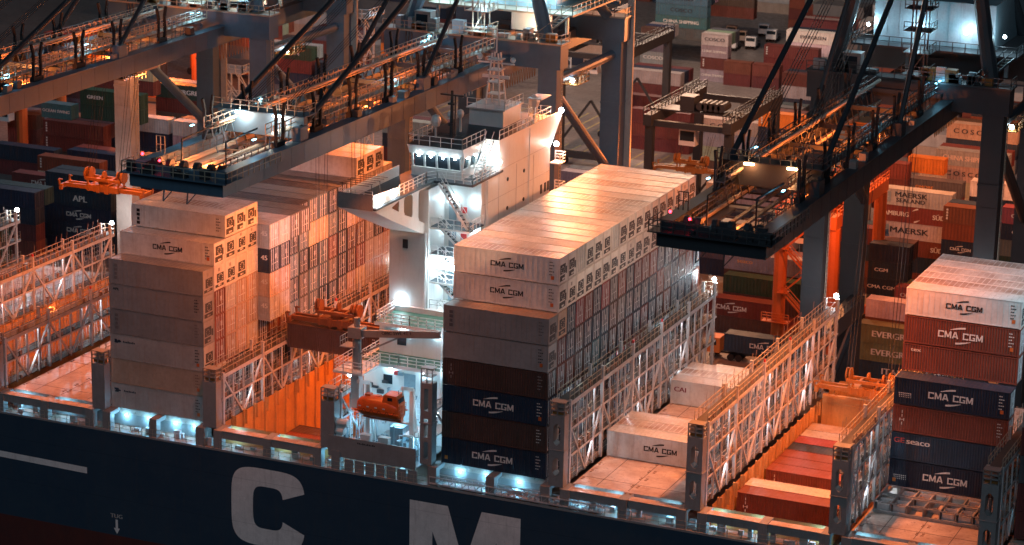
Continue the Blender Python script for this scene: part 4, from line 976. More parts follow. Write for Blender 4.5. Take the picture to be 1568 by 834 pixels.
    # festoon cable loops on the landside part
    f=MB(); x=xc+2.8; y=56.
    for k in range(14):
        P=[(x,y+.9*k/1.0*.9+.8*t_/6,32.2-3.2*sin(pi*t_/6)) for t_ in range(7)]
        f.path(P,.05,4)
    B('festoon_cable',f,M['yellow'])
    return root
cA=crane(-62.0,'grey crane at the left whose boom reaches out of the left picture edge',M['crane'],M['cranerail'],-19,57,36,M['house'])
cB=crane(-21.0,'grey crane in the middle with its boom over the stack left of the tower',M['crane'],M['cranerail'],-18.5,57,47,M['house'])
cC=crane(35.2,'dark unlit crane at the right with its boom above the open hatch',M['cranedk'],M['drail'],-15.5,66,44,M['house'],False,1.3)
# second cab and things omitted in view are simply not built

def disc(mb,x,y,z,r,wd=.22,m=0,n=14): mb.tube((x-wd/2,y,z),(x+wd/2,y,z),r,n,m)
def spreader(x,y,z,m,label,ropes_to,rw=M['dark']):
    r=tag(empty('container_spreader',(x,y,z)),label,'spreader','container spreaders')
    b=MB(); b.box(x-2.4,x+2.4,y-.9,y+.9,z+.1,z+.85); b.box(x-.9,x-.5,y-.98,y+.98,z-.05,z+1.0); b.box(x+.3,x+.9,y-1.0,y+1.0,z-.1,z+1.0)
    for k in range(5): b.box(x-2.2+k*.9,x-2.0+k*.9,y-.96,y+.96,z+.05,z+.9)
    b.build('main_frame',m,r)
    for s in (-1,1):
        b=MB()
        for yy in (-.55,.55): b.box(min(x+s*2.2,x+s*5.85),max(x+s*2.2,x+s*5.85),y+yy-.17,y+yy+.17,z+.2,z+.7)
        b.build('telescopic_arm',m,r)
        b=MB(); b.box(x+s*5.95-.15,x+s*5.95+.15,y-1.2,y+1.2,z+.05,z+.6)
        for yy in (-1.15,1.15): b.box(x+s*5.95-.2,x+s*5.95+.2,y+yy-.2,y+yy+.2,z-.12,z+.5); b.bar((x+s*6.1,y+yy,z+.3),(x+s*6.25,y+yy*1.06,z+1.2),.28,.16); b.box(x+s*6.0-.25,x+s*6.0+.25,y+yy-.1,y+yy+.1,z+1.1,z+1.25)
        b.build('end_beam',m,r)
    b=MB()
    for yy in (-.75,.75): b.box(x-2.6,x+2.6,y+yy-.13,y+yy+.13,z+1.45,z+1.8)
    for xx in (-2.5,-1,1,2.5): b.box(x+xx-.15,x+xx+.15,y-.62,y+.62,z+1.5,z+1.75)
    for xx in (-2.2,2.2):
        for yy in (-.7,.7): b.bar((x+xx,y+yy,z+.85),(x+xx*1.05,y+yy,z+1.45),.2,.2)
    b.box(x-.8,x+.6,y-.5,y+.5,z+.86,z+1.4); b.build('head_block',m,r)
    for xx in (-2.7,-2.3,-.2,1.6,2.3,2.75):
        b=MB(); rr=.78 if abs(xx)>2 else .5; disc(b,x+xx,y+random.uniform(-.5,.5),z+2.15,rr); b.build('sheave',m,r)
    b=MB()
    for xx in (-2.6,-2.2,2.2,2.6):
        for yy in (-.6,.6): b.tube((x+xx,y+yy,z+2.2),(x+xx*.95,ropes_to[1]+yy*2,ropes_to[2]),.03,4)
    b.build('hoist_rope',rw,r)
spreader(-62.3,32.5,15.8,M['yellow'],'yellow spreader with rope sheaves hanging free at the left',(-62,36,31.3))
spreader(-20.8,16.2,8.2,M['rust'],'rusty spreader clamped on the brown container above the open hold',(-21,16.4,31.5))
container('d4h',-26.9,16.2-W/2,5.1,CC['brown'],'brown container hanging from the rusty spreader above the open hold','lifted container',['mark'],WL)
spreader(37.3,36.2,2.6,M['yellow'],'yellow spreader at the far end of the open hold at the right',(36,40,31.3))
# ------------------------------------------------------------------ quay, water, sky light
g=MB(); g.face([(-4000,51.5,GZ),(4000,51.5,GZ),(4000,6000,GZ),(-4000,6000,GZ)]); tag(g.build('quay_ground',M['asphalt']),None,None,kind='structure')
g=MB(); g.face([(-4000,-1500,-19),(4000,-1500,-19),(4000,52,-19),(-4000,52,-19)]); tag(g.build('water',M['water']),None,None,kind='structure')
g=MB(); g.box(-4000,4000,50.6,51.6,-22,GZ+.02); tag(g.build('quay_wall',M['quaywall']),None,None,kind='structure')
g=MB()
for y in (57,61,80,83.5,87,90.5,102,112.5):
    for k in range(60): g.box(-260+k*8,-255+k*8,y,y+.15,GZ+.004,GZ+.008)
for k in range(14): g.box(-190+k*3.4,-189.7+k*3.4,60,76,GZ+.004,GZ+.008)
for k in range(30): g.box(-90+k*2.6,-89.75+k*2.6,200,212,GZ+.004,GZ+.008); g.box(-110+k*2.6,-109.7+k*2.6,225,240,GZ+.004,GZ+.008)
tag(g.build('quay_marking',M['line']),None,None,kind='structure')

def lc_(c): return WL
def simple(name, L, x,y,z,col,label,group,txt=None,tc=WL,cat='container'):
    """far container: one mesh"""
    k=('simp',L)
    if k not in PROTO:
        mb=MB(); h=2.591; corr(mb,L,h,-.0,1,.16,h-.1,.16,L-.16,.5); mb.box(.03,L-.03,.06,W,.0,h-.02)
        for xx in (0,L-.16):
            for yy in (-.02,W-.14): mb.box(xx,xx+.16,yy,yy+.16,0,h)
        mb.box(.16,L-.16,-.015,.1,0,.16); mb.box(.16,L-.16,-.015,.1,h-.1,h)
        for q in (.35,.8,1.6,2.05): mb.box(L-.03,L+.03,q-.03,q+.03,.1,h-.1)
        PROTO[k]=mb.mesh('container',[M['paint']])
    o=link(name,PROTO[k],None,col,(x,y,z)); tag(o,label,cat,group)
    if txt:
        for t in txt if isinstance(txt,list) else [txt]:
            if t=='cma': link('lettering',wide_word('CMA CGM',.68 if L>10 else .45,4.6 if L>10 else 3.2),o,tc,(L/2,-.03,1.3)); link('emblem',swoosh(4.6 if L>10 else 3.3,.62 if L>10 else .45),o,tc,(L/2,-.03,1.3))
            elif t=='star':
                mb=MB(); 
                for i in range(7):
                    a=2*pi*i/7; b_=.22
                    mb.face([(0,0,0),(.22*cos(a-b_),0,.22*sin(a-b_)),(.62*cos(a),0,.62*sin(a)),(.22*cos(a+b_),0,.22*sin(a+b_))])
                mb.box(-.8,.8,.004,.012,-.8,.8,1)
                mb2=mb.mesh('emblem',[M['wrail'],M['house']]); link('emblem',mb2,o,None,(1.7,-.04,1.3))
            elif t=='fish':
                link('emblem',swoosh(2.6,.9),o,tc,(L/2+.6,-.03,1.3))
            elif t=='vertw':
                mb=MB()
                for i in range(4): mb.box(.5,.75,-.012,-.004,h_-.2-i*.45,h_+.1-i*.45) if False else mb.box(.5,.78,-.03,-.022,1.9-i*.45,2.2-i*.45)
                link('marking',mb.mesh('marking',[M['letter']]),o,tc,(0,0,0))
            else:
                s,hh,sx,xo,zo=t[:5]; link('lettering',text_mesh(s,hh,sx,.012),o,t[5] if len(t)>5 else tc,(xo,-.03,zo))
    return o
TIERN=['top','second','third','fourth','fifth','sixth','seventh']
def yard(x,y,n,lst,where,group,L=12.19,depth=1,hi=2.62):
    """n: tiers; lst from the top down of (colour, lettering)"""
    for t,e in enumerate(lst):
        e=e if isinstance(e,tuple) else (e,None)
        z=GZ+.02+(n-1-t)*hi
        simple('yard_container' if L>10 else 'short_yard_container',L,x,y,z,tuple(k*random.uniform(.85,1.15) for k in CC[e[0]]),f"{CNM[e[0]]} container, {TIERN[t]} in stack {where}",group,e[1],e[2] if len(e)>2 else WL)
        for d in range(1,min(depth,3) if t<1 else 1):
            simple('yard_container',L,x+random.uniform(-.1,.1),y+d*2.6,z,tuple(k*random.uniform(.7,1.2) for k in CC[random.choice(['navy','rust','grey','maroon','brown','dgrey','blue'])]),f"{TIERN[t]} box {['','one','two'][d]} row behind stack {where}",group)
KD=(.03,.035,.045); GY='containers stacked on the quay'
T=lambda s,h=.75,sx=1.2,xo=6.1,zo=1.3,*c: (s,h,sx,xo,zo)+c
yard(8,143,6,[('pgrey',['star',T('MAERSK',.78,1.25,5.7,1.75),T('SEALAND',.62,1.2,5.7,.85)],KD),('rust',[T('HAMBURG',.72,.95,3.2),T('SÜD',.72,1.0,10.3),'fish']),('pgrey',['star',T('MAERSK',.9,1.3,5.7)],KD),('rust',[T('HAMBURG',.72,.95,3.2),T('SÜD',.72,1.0,10.3)]),'navy','rust'],'with pale star emblems right of the crane legs',GY)
yard(20.6,136,6,[('rust','vertw'),('rust',None),('navy','cma'),('navy','cma'),('navy','cma'),'maroon'],'of short boxes left of the right crane leg',GY,6.06,2)
yard(14,119,5,['navy',('navy',[T('CGM',.5,1.3,2.0)]),('navy',[T('CMA CGM',.5,1.3,2.2)]),'dgrey','rust'],'of short navy boxes before the star emblems',GY,6.06,2)
yard(19,116,3,[('pink',[T('OII',.6,1.2,1.5,1.4)]),('maroon',[T('tex',.4,1.3,1.5,1.5)]),'maroon'],'of pinkish short boxes behind the tall right stack',GY,6.06,2)
yard(5,162,5,[('dgrey',[T('GMORE',.5,1.2,6,1.3,(.6,.25,.06))]),'maroon','grey','brown'],'behind the star emblem stack',GY)
yard(7,166,6,['orange','cream','rust'],'with the bright orange top beside the hanging cables',GY,6.06)
yard(2.5,160,6,['rust','rust','maroon'],'right beside the crane leg under the boom',GY,6.06)
yard(9.6,174,6,[('grey',[T('CHINA SHIPPING',.8,.95,5.4)],(.62,.5,.42)),('beige',[T('C O S C O',.75,1.2,4.9)],KD),'beige','cream','navy'],'with dark spaced letters left of the right crane leg',GY,12.19,2)
yard(17.8,165,5,[('white',[T('MAE',.75,1.3,3.6)],KD),'navy','maroon','navy'],'under a dark lettered white box near a crane leg',GY,12.19)
yard(9,183,7,[('beige',[T('C O S C O',.8,1.2,4.4)],KD),'blue','grey'],'above the dark lettered stacks by the cables',GY,12.19,2)
yard(11.4,190,8,[('navy','cma'),'rust'],'seen between the cables under the boom root',GY,12.19)
yard(23,178,7,['rust','orange','rust','rust','maroon'],'just right of the right crane leg',GY,12.19)
yard(26.5,150,5,[('pink',[T('OII',.6,1.2,2.2)]),('navy',[T('CMA',.6,1.3,3)]),'dgrey',('green',[T('EVER',.6,1.2,3)]),'green'],'at the right edge beyond the tall stack',GY,12.19)
yard(19.4,95.5,3,[('olive',[T('EVERGREEN',.85,1.1,5.6)]),('olive',[T('EVERGREEN',.85,1.1,5.6)]),('blue',[T('ITALIA',.85,1.2,5.8)])],'of olive boxes left of the tall right stack',GY,12.19)
yard(19.4,99,4,['pgrey','rust','brown','brown'],'behind the olive boxes',GY,12.19)
yard(-9,107,2,[('maroon','cma'),'brown'],'seen between the lashing bridges above the lorry',GY,12.19)
yard(-5.5,110.5,3,['green','brown','rust'],'with a green top behind the maroon lettered box',GY,12.19)
yard(-6.5,106.6+7,4,[('grey',[T('seaco',.62,1.2,3.2,1.45,(.75,.38,.16))]),'brown','grey','brown'],'with a grey top carrying orange letters',GY,12.19,2)
yard(-12,118,5,[('olive',[T('CHINA SHIPPING',.75,1.0,5,1.2,(.6,.3,.12))]),'dgrey','navy'],'behind the grey orange lettered stack',GY,12.19,2)
yard(-15,137,4,[('navy','cma'),('grey',None),'navy','brown'],'seen through the dark boom tip',GY,12.19,2)
yard(-2,137,4,['maroon','navy','rust','brown'],'right of the orange gantry under the dark boom',GY,12.19,2)
yard(-21,150,5,[('navy','cma'),'grey','orange','brown'],'behind the forestay of the dark crane',GY,12.19,2)
yard(-7.5,151,5,['brown','grey','rust'],'under the dark boom in the middle',GY,12.19,2)
yard(-42,201,4,[('beige',[T('C O S C O',.8,1.3)],KD),'grey','grey','brown'],'with a pale lettered top behind the dark gantry',GY,12.19,2)
yard(-29.5,199,5,[('orange','vertw'),('navy','cma'),('navy','cma'),'grey','brown'],'with the long orange top in the middle distance',GY,12.19,2)
yard(-39,217,4,[('dgrey',[T('ITALIA',.8,1.2,6,1.3,(.7,.3,.12))]),'maroon','rust'],'behind the orange topped stack',GY,12.19,2)
yard(-64,281,2,['rust','maroon'],'of the left hand red pair by the yard road',GY,6.06); yard(-57.6,281,2,['rust','maroon'],'of the right hand red pair by the yard road',GY,6.06)
yard(-58,290,3,[('maroon','vertw'),'maroon','maroon'],'of maroon boxes behind the two red ones',GY,12.19)
yard(-45,262,3,['maroon','grey','navy'],'of dark boxes before the white one far back',GY,12.19,2)
yard(-55,296,4,[('white',[T('EVERGREEN',.7,1.1)],KD),'white','grey'],'with a white top far back right of the lorries',GY,12.19,2)
yard(-57,310,4,['maroon','cream','white'],'furthest back behind the white topped one',GY,12.19,2)
yard(-70,283,4,[('pgrey',[T('COSCO',.7,1.3,3)],KD),('grey',[T('CHINA SHIPPING',.5,1,3)]),('maroon','vertw'),('grey',[T('CHINA SHIPPING',.5,1,3)])],'of short grey boxes below the lattice mast',GY,6.06,4)
yard(-84,283,4,['brown','dgrey',('grey',[T('COSCO',.7,1.3,3)]),'grey'],'left of the short grey boxes far back',GY,6.06,6)
yard(-87,300,6,[('teal',[T('COSCO',.8,1.3)],KD),('teal',[T('COSCO',.8,1.3)],KD),('teal',[T('CHINA SHIPPING',.7,1.1)]),'dgrey'],'of teal boxes at the upper picture edge',GY,12.19,3)
yard(-82,318,7,['maroon','maroon','brown','maroon'],'of tall maroon boxes at the upper picture edge',GY,12.19,3)
yard(-66,345,6,['dgrey','brown','dgrey'],'of dark boxes at the top behind the lorries',GY,12.19,3)
yard(-52,160,3,[('grey',[T('CHINA SHIPPING',.7,1.1,8)]),('beige',[T('C O S C O',.75,1.3,9)],KD),'dgrey'],'right behind the bridge tower wall',GY,12.19,2)
yard(-66,226,3,['maroon','grey','brown'],'beyond the further dark gantry',GY,12.19)
yard(-75,250,3,['grey','maroon','brown'],'at the road behind the further dark gantry',GY,12.19,3)
yard(-60,214,3,['maroon','maroon','maroon'],'of maroon boxes left of the dark gantry legs',GY,12.19)
yard(-27,164,3,['cream','grey','dgrey'],'with a cream roof under the yard gantry',GY,12.19,2)
yard(-33,138,3,[('grey',None),'maroon','navy'],'behind the aft deck stack roofs',GY,12.19,2)
# the far mass of stacks beyond the last ones one can tell apart
far=MB(); rr=random.Random(5)
for y0,xa,xb in ((332,-60,-14),(352,-72,0),(372,-140,-10),(396,-150,10),(424,-170,10),(455,-190,0),(300,-40,0),(278,-36,2),(250,-30,0),(232,-22,6),(262,-200,-150),(285,-210,-100),(310,-220,-120)):
    x=xa
    while x<xb:
        n=rr.randint(2,5)
        for t in range(n):
            z=GZ+.02+t*2.6; far.box(x,x+12.1,y0,y0+7.4,z,z+2.55,rr.choice((0,0,1,2,3,3,4,5,5,6)))
        x+=12.9 if rr.random()<.85 else 18
def flatc(n,c): return mat(n,c,.5,dirt=.5,streak=.3)
tag(far.build('far_container_stacks',[flatc('far_maroon',CC['maroon']),flatc('far_rust',CC['rust']),flatc('far_pale',CC['pgrey']),flatc('far_navy',CC['navy']),flatc('far_grey',CC['grey']),flatc('far_dark',CC['dgrey']),flatc('far_cream',CC['beige'])]),'distant mass of container stacks filling the back of the yard','container stacks',kind='stuff')
# left yard
yard(-116.5,100,5,['navy',('navy',[T('APL',.95,1.15,6.4)]),('navy',['cma']),('navy',['cma']),'navy'],'of navy boxes behind the yellow spreader',GY,12.19,2)
yard(-103.4,100,3,['dgrey','navy','rust'],'right of the navy stack at the left',GY,12.19,2)
yard(-122,87,5,[('navy',[T('NYK',.6,1.2,4)][:0] or None),'navy','maroon','rust'],'of dark boxes at the left picture edge',GY,12.19,2)
yard(-127,106,4,[('maroon','cma'),('navy',[T('CGM',.6,1.3,9)]),'navy','navy'],'left of the navy stack behind the spreader',GY,12.19)
yard(-130,118,4,[('rust','vertw'),'cream','navy','brown'],'with a red top left of the pale crane leg',GY,12.19)
yard(-128,124,4,['navy','navy','dgrey'],'of navy boxes behind the red topped one',GY,12.19,2); yard(-115.3,124,4,['navy','navy','maroon'],'of navy boxes left behind the pale leg',GY,12.19,2)
yard(-141.5,122,4,['navy','maroon','dgrey'],'of navy boxes right of the orange leg',GY,12.19)
yard(-138,132,5,[('maroon','vertw'),('maroon','vertw'),'brown','dgrey'],'of dark maroon boxes below the teal short one',GY,12.19,2)
yard(-139.3,133.5,6,[('teal',[T('OCEAN SWING',.5,1.1,3)])],'topped by the short teal box at the left',GY,6.06)
yard(-132.9,136,7,[('green',[T('GREEN',.6,1.2,3)]),('green',None)],'of green boxes right of the short teal one',GY,12.19)
yard(-137,147,8,['beige','maroon'],'with a beige top just below the left boom',GY,12.19,2)
yard(-146.8,134,5,['rust','rust','maroon'],'of red short boxes left of the teal one',GY,6.06,2)
yard(-131,142,5,[('pgrey',None,KD),('navy',None),'navy','navy'],'left beside the pale crane leg',GY,12.19)
yard(-118,142,5,['pgrey','grey','navy','navy'],'right beside the pale crane leg',GY,12.19,2)
yard(-105.4,141,4,[('green',[T('EVERGREEN',.6,1.1)]),'navy','navy'],'of green boxes above the middle boom tip',GY,12.19,2)
yard(-131,158,6,[('green',[T('EVERGREEN',.8,1.15,7)]),'maroon','dgrey'],'with a green lettered top behind the pale leg',GY,12.19,2)
yard(-118,164,5,['maroon','dgrey','grey'],'behind the sloping brace of the left crane',GY,12.19,2)
yard(-134,201,6,[('green',[T('EVERGREEN',.8,1.15,6)]),'maroon','navy','dgrey'],'with a green lettered top between the crane legs',GY,12.19,2)
yard(-121,201,5,['navy','dgrey','brown'],'right of the green lettered one between crane legs',GY,12.19,2)
yard(-124,176,4,['maroon','grey','navy'],'low behind the left crane brace',GY,12.19,2); yard(-111,172,4,['dgrey','grey','navy'],'low between the crane legs',GY,12.19,2)
yard(-96,150,3,['navy','grey','navy'],'behind the middle boom',GY,12.19,2); yard(-92,172,4,['grey','navy','maroon'],'behind the lit lattice tower',GY,12.19,2)
yard(-152,220,6,['maroon','rust','dgrey'],'high at the left behind the boom',GY,12.19,3); yard(-139,234,5,['dgrey','rust','brown'],'far back between the two left booms',GY,12.19,3)
yard(-125,238,5,['brown','orange','dgrey'],'far back left of the middle crane',GY,12.19,3); yard(-110,232,5,['maroon','dgrey','navy'],'far back behind the middle forestays',GY,12.19,2)
yard(-160,160,6,['maroon','brown','dgrey'],'far left behind the orange gantry',GY,12.19,3); yard(-176,190,6,['rust','maroon'],'at the upper left corner',GY,12.19,3)
# deck stack at the left edge of the ship
for t,(c,lab) in enumerate((('green','green short container at the left picture edge beside the far lashing bridge'),)):
    pass
for i,(y,z,c,lab) in enumerate(((44.2,.1,'green','green container on the far deck edge at the left'),(44.2,3.0,'green','upper green container on the far deck edge at the left'),(41.7,3.0,'orange','orange container beside the green ones at the far left deck'),(41.7,.1,'rust','rust container below the orange one at the far left deck'))):
    container('d4h',-98.9,y,z,CC[c],lab,'containers at the far left of the deck')

# ------------------------------------------------------------------ yard gantries
def gantry(x0,x1,y0,y1,top,mt,label,leg=1.0,cabin=True,tilt=0):
    r=tag(empty('yard_gantry_crane',((x0+x1)/2,(y0+y1)/2,GZ)),label,'gantry crane','yard gantry cranes')
    for x in (x0,x1):
        for y in (y0,y1):
            m=MB(); m.tube((x,y,GZ+1.6),(x+(tilt if x==x0 else -tilt),y,top-1),leg*.62,10,r2=leg*.62) if mt is M['rtg'] else m.box(x-leg/2,x+leg/2,y-leg/2,y+leg/2,GZ+1.6,top-1); m.build('leg',mt,r)
            m=MB()
            for k in (-1,1): m.tube((x+k*1.0,y-.35,GZ+.75),(x+k*1.0,y+.35,GZ+.75),.75,12)
            m.build('wheel',M['rubber'],r)
        m=MB(); m.box(x-.7,x+.7,y0-1.5,y1+1.5,top-1.0,top+.8); gd=m.build('girder',mt,r)
        m=MB(); m.rail([(x-.7,y0-1.4,top+.8),(x-.7,y1+1.4,top+.8)],1.1,1.6,.1); m.rail([(x+.7,y0-1.4,top+.8),(x+.7,y1+1.4,top+.8)],1.1,1.6,.1); m.build('railing',mt,gd)
    for y in (y0,y1):
        m=MB(); m.box(x0-.8,x1+.8,y-.5,y+.5,GZ+1.4,GZ+2.6); m.build('sill_beam',mt,r)
        m=MB(); m.box(x0,x1,y-.4,y+.4,top-1.2,top-.2); m.build('end_tie',mt,r)
        if mt is M['rtg']: continue
        m=MB(); m.bar((x0,y,GZ+4),((x0+x1)/2,y,top-9),.4); m.bar((x1,y,GZ+4),((x0+x1)/2,y,top-9),.4); m.build('brace',mt,r)
    if cabin:
        yc=y0+(y1-y0)*.2; xm=(x0+x1)/2
        m=MB(); m.box(x0-1,x1+1,yc-2,yc+2,top+.85,top+1.1); m.box(xm-3,xm-.6,yc-1.4,yc+1.4,top+1.1,top+3.4); 
        for k in range(5): m.tube((xm+.5+k*.9,yc-1.6,top+2),(xm+.5+k*.9,yc+1.6,top+2),.7,10)
        m.build('trolley',M['cranedk'] if mt is not M['rtg'] else mt,r)
        m=MB(); m.box(xm-2.2,xm+.6,yc-3.6,yc-1.8,top-4.2,top-1.4,0); m.box(xm-2,xm+.4,yc-3.64,yc-3.6,top-3.4,top-1.8,1); m.build('operator_cabin',[M['wrail'],M['glass']],r)
    return r
gantry(-30.5,-17.0,145,169,7.2,M['cranedk'],'dark rubber tyred gantry crane in the yard behind the aft stack',1.3)
spreader(-23.5,146,-1.2,M['yellow'],'yellow spreader hanging under the dark yard gantry',(0,149,4.5))
gantry(-67,-55,196,220,6.5,M['cranedk'],'dark yard gantry crane further back left of the first one',1.3)
gantry(7.0,14.5,98,122,6.3,M['rtg'],'bright orange gantry crane with thick legs behind the dark boom',1.5)
gantry(-150,-141,130,156,1.2,M['rtg'],'orange yard gantry crane at the left picture edge',1.6)
gantry(-168,-150,205,235,10,M['rtg'],'red gantry crane at the upper left behind the boom',1.6)
# stairs on the orange gantry leg
m=MB()
for k in range(5):
    a=Vector((7.9+.0,97.0,-11+k*3.2)); b_=Vector((11.2,97.0,-7.8+k*3.2)) if k%2==0 else None
    if b_ is None: a,b_=Vector((11.2,97.0,-11+k*3.2)),Vector((7.9,97.0,-7.8+k*3.2))
    for dy in (-.5,.5): m.bar(a+Vector((0,dy,0)),b_+Vector((0,dy,0)),.1,.25); m.bar(a+Vector((0,dy,1)),b_+Vector((0,dy,1)),.08)
    m.box(b_.x-.7,b_.x+.7,96.2,97.8,b_.z-.05,b_.z+.05)
m.rail([(5.0,96.5,-9),(9,96.5,-9)],1.2,.8,.1,mids=3); m.box(5,9,96.3,98,-9.1,-9)
tag(m.build('stair_tower',M['rtg']),'orange zigzag stair hanging on the bright orange gantry leg','stairs')
# lattice masts
def lattice(x,y,z0,z1,w,label,mt=M['wrail'],lamp=True):
    r=tag(empty('lattice_tower',(x,y,z0)),label,'tower','lattice towers')
    m=MB(); n=int((z1-z0)/w/1.1); 
    for dx,dy in ((-1,-1),(1,-1),(1,1),(-1,1)): m.bar((x+dx*w/2,y+dy*w/2,z0),(x+dx*w/2,y+dy*w/2,z1),.22)
    for k in range(n):
        a=z0+(z1-z0)*k/n; b_=z0+(z1-z0)*(k+1)/n
        for (p,q) in (((-1,-1),(1,-1)),((1,-1),(1,1)),((-1,1),(1,1)),((-1,-1),(-1,1))):
            P=lambda c,z:(x+c[0]*w/2,y+c[1]*w/2,z)
            m.bar(P(p,a),P(q,b_) if k%2 else P(q,a),.12); m.bar(P(q,a),P(p,b_),.12)
    m.build('lattice_shaft',mt,r)
    m=MB(); m.box(x-w*.9,x+w*.9,y-w*.9,y+w*.9,z1,z1+.2); m.rail([(x-w*.9,y-w*.9,z1+.2),(x+w*.9,y-w*.9,z1+.2),(x+w*.9,y+w*.9,z1+.2)],1.1,1,.1)
    m.build('platform',mt,r)
    return r
lattice(-71.5,82,GZ,22,3.0,'orange lit lattice tower between the two left crane legs')
lattice(-50.8,81,GZ,32,2.8,'pinkish lit lattice tower behind the middle forestays')
lattice(-90,330,GZ,40,4.2,'pale lattice mast at the top above the short grey boxes')
lattice(-95,262,GZ,30,4.5,'grey lattice mast right of the middle crane')
# lorries
def lorry(x,y,rz,label,col,trailer=True,load=None):
    r=tag(empty('container_lorry',(x,y,GZ)),label,'lorry','lorries on the quay')
    ML=[]
    def B(n,mb,m,c=None):
        o=link(n,mb.mesh(n,[m]),r,c,(0,0,0)); return o
    m=MB(); m.prism([(0,.9),(0,2.0),(.35,3.1),(1.9,3.1),(1.9,.9)],'y',-1.2,1.2); B('cab',m,M['letter'],col)
    m=MB(); m.box(-.02,.3,-1.05,1.05,2.05,2.85); m.box(.5,1.4,-1.22,1.22,2.0,2.75); B('windscreen',m,M['glass'])
    m=MB(); m.box(1.9,6,-.5,.5,.8,1.05); m.box(5.5,14.6 if trailer else 6.2,-1.1,1.1,1.1,1.35); B('chassis',m,M['dark'])
    for xx in (.9,3.6,4.8)+((11.6,12.8,13.9) if trailer else ()):
        m=MB()
        for yy in (-1.05,1.05): m.tube((xx,yy-.2,.52),(xx,yy+.2,.52),.52,12)
        B('wheel',m,M['rubber'])
    r.rotation_euler=(0,0,rz)
    return r
for i,(x,y,lab) in enumerate(((-75,318,'front left white lorry cab parked far back in the yard'),(-71.6,322,'front right white lorry cab parked far back in the yard'),(-76,328,'white lorry cab behind the front left one far back'),(-70.2,333,'white lorry cab at the right of the far group'),(-74,339,'rear white lorry cab of the far group'),(-80,333,'white lorry cab at the left rear of the far group'))):
    lorry(x,y,pi/2+.1,lab,(.75,.75,.74),False)
lorry(-2.2,94.4+1.2,0,'lorry carrying the blue lettered container on the quay road',(.6,.2,.05))
simple('yard_container',12.19,.4,94.3,GZ+1.4,CC['blue'],'blue container with white lettering riding on the lorry',GY,'cma')
# quay clutter: parked cars and reach equipment shapes in the far lot
# ------------------------------------------------------------------ lamps
def lamp(kind,name,loc,power,col,size=.5,target=None,angle=120,blend=.6):
    l=bpy.data.lights.new(name,kind); l.energy=power; l.color=col
    o=bpy.data.objects.new(name,l); COL.objects.link(o); o.location=loc
    if kind in('POINT','SPOT'): l.shadow_soft_size=size
    if kind=='SPOT': l.spot_size=radians(angle); l.spot_blend=blend
    if target is not None: o.rotation_euler=(Vector(target)-Vector(loc)).to_track_quat('-Z','Y').to_euler()
    return o
LK=1.0
# flood lamps under the crane booms (sodium)
for y,p in ((-8,8e3),(10,3.6e3),(26,3.6e3),(42,3.2e3)): lamp('SPOT','boom_flood_fill',(-18.5,y,31.6),p*LK,WARM,.4,(-25,y+2,0),125)
for y,p in ((0,14e3),(20,17e3),(40,17e3)): lamp('SPOT','boom_flood_fill',(-60,y,31.6),p*LK,WARM,.4,(-57,y,0),120)
for y,p in ((-3,24e3),(12,30e3),(28,30e3),(44,24e3)): lamp('SPOT','boom_flood_fill',(36.5,y,31.6),p*LK,WARM2,.4,(36,y,0),92)
for y in (13.5,23,33): lamp('SPOT','tower_fill_light',(-12.7,y,20.5),9e3,WARM,.35,(-29,y-2,11),125)  # assumed lamps, added so the box ends light up without the roofs
lamp('SPOT','wing_fill_light',(-12.7,3,25.5),8.5e3,(.52,.80,1.),.3,(-29.4,23,15.5),42)  # added cool spot that turns the middle box rows blue-white
lamp('SPOT','boom_flood_fill',(29.3,-9,31.3),16e3,(1,.55,.32),.4,(-9,6,24.5),22)  # spot added on the right boom to brighten the bridge wing plate
for y in (8,22): lamp('SPOT','hold_fill_light',(-14.0,y,6.5),3.2e3,WARM,.3,(-26,y+6,-7),92); lamp('SPOT','hold_fill_light',(-57.6,y+4,6.5),2.6e3,WARM,.3,(-70,y+12,-1),130)  # spots added to brighten the hold walls
for y in (8,20,32): lamp('SPOT','hold_fill_light',(43.4,y,8.7),3.0e3,WARM,.3,(31,y+5,-1),130)  # same added brightening for the right hold
# floods on the portals, pointing at the ship
lamp('SPOT','portal_flood_light',(-9.5,52.6,33.5),28e3*LK,WARM2,1.5,(6,14,20),85)
lamp('SPOT','portal_flood_light',(-6.0,52.6,33.5),5e3*LK,WARM2,1.5,(5,36,22),95)
lamp('SPOT','portal_flood_light',(25,52.6,33),34e3*LK,WARM3,.35,(-3,29,26),38)
lamp('SPOT','portal_flood_light',(-33,52.6,32.5),20e3*LK,WARM,.35,(-34,38,20),120)
# boom inner deck lamps
for xc,yt,c,p in ((-62,14,WARM,1600),(-62,34,WARM,1600),(-21,-12,WARM2,1700),(-21,8,WARM,1300),(-21,24,WARM,1300),(-21,40,WARM,1300),(35.2,-9,WARM,600),(35.2,14,WARM,2200),(35.2,32,WARM,2400)):
    lamp('POINT','boom_lamp',(xc-.2,yt,33.6),p,c,.3)
for x in (-23,-18.7): lamp('POINT','cross_beam_lamp',(x,-2.7,36.3),350,(1,.85,.65),.2)
for x in (33,37.5): lamp('POINT','cross_beam_lamp',(x,.3,36.3),110,WARM2,.2)
lamp('SPOT','boom_flood_fill',(29.4,16,31.4),5e3,(1,.72,.5),.6,(12,20,11),100)  # spot added to lift the end faces of the aft stack
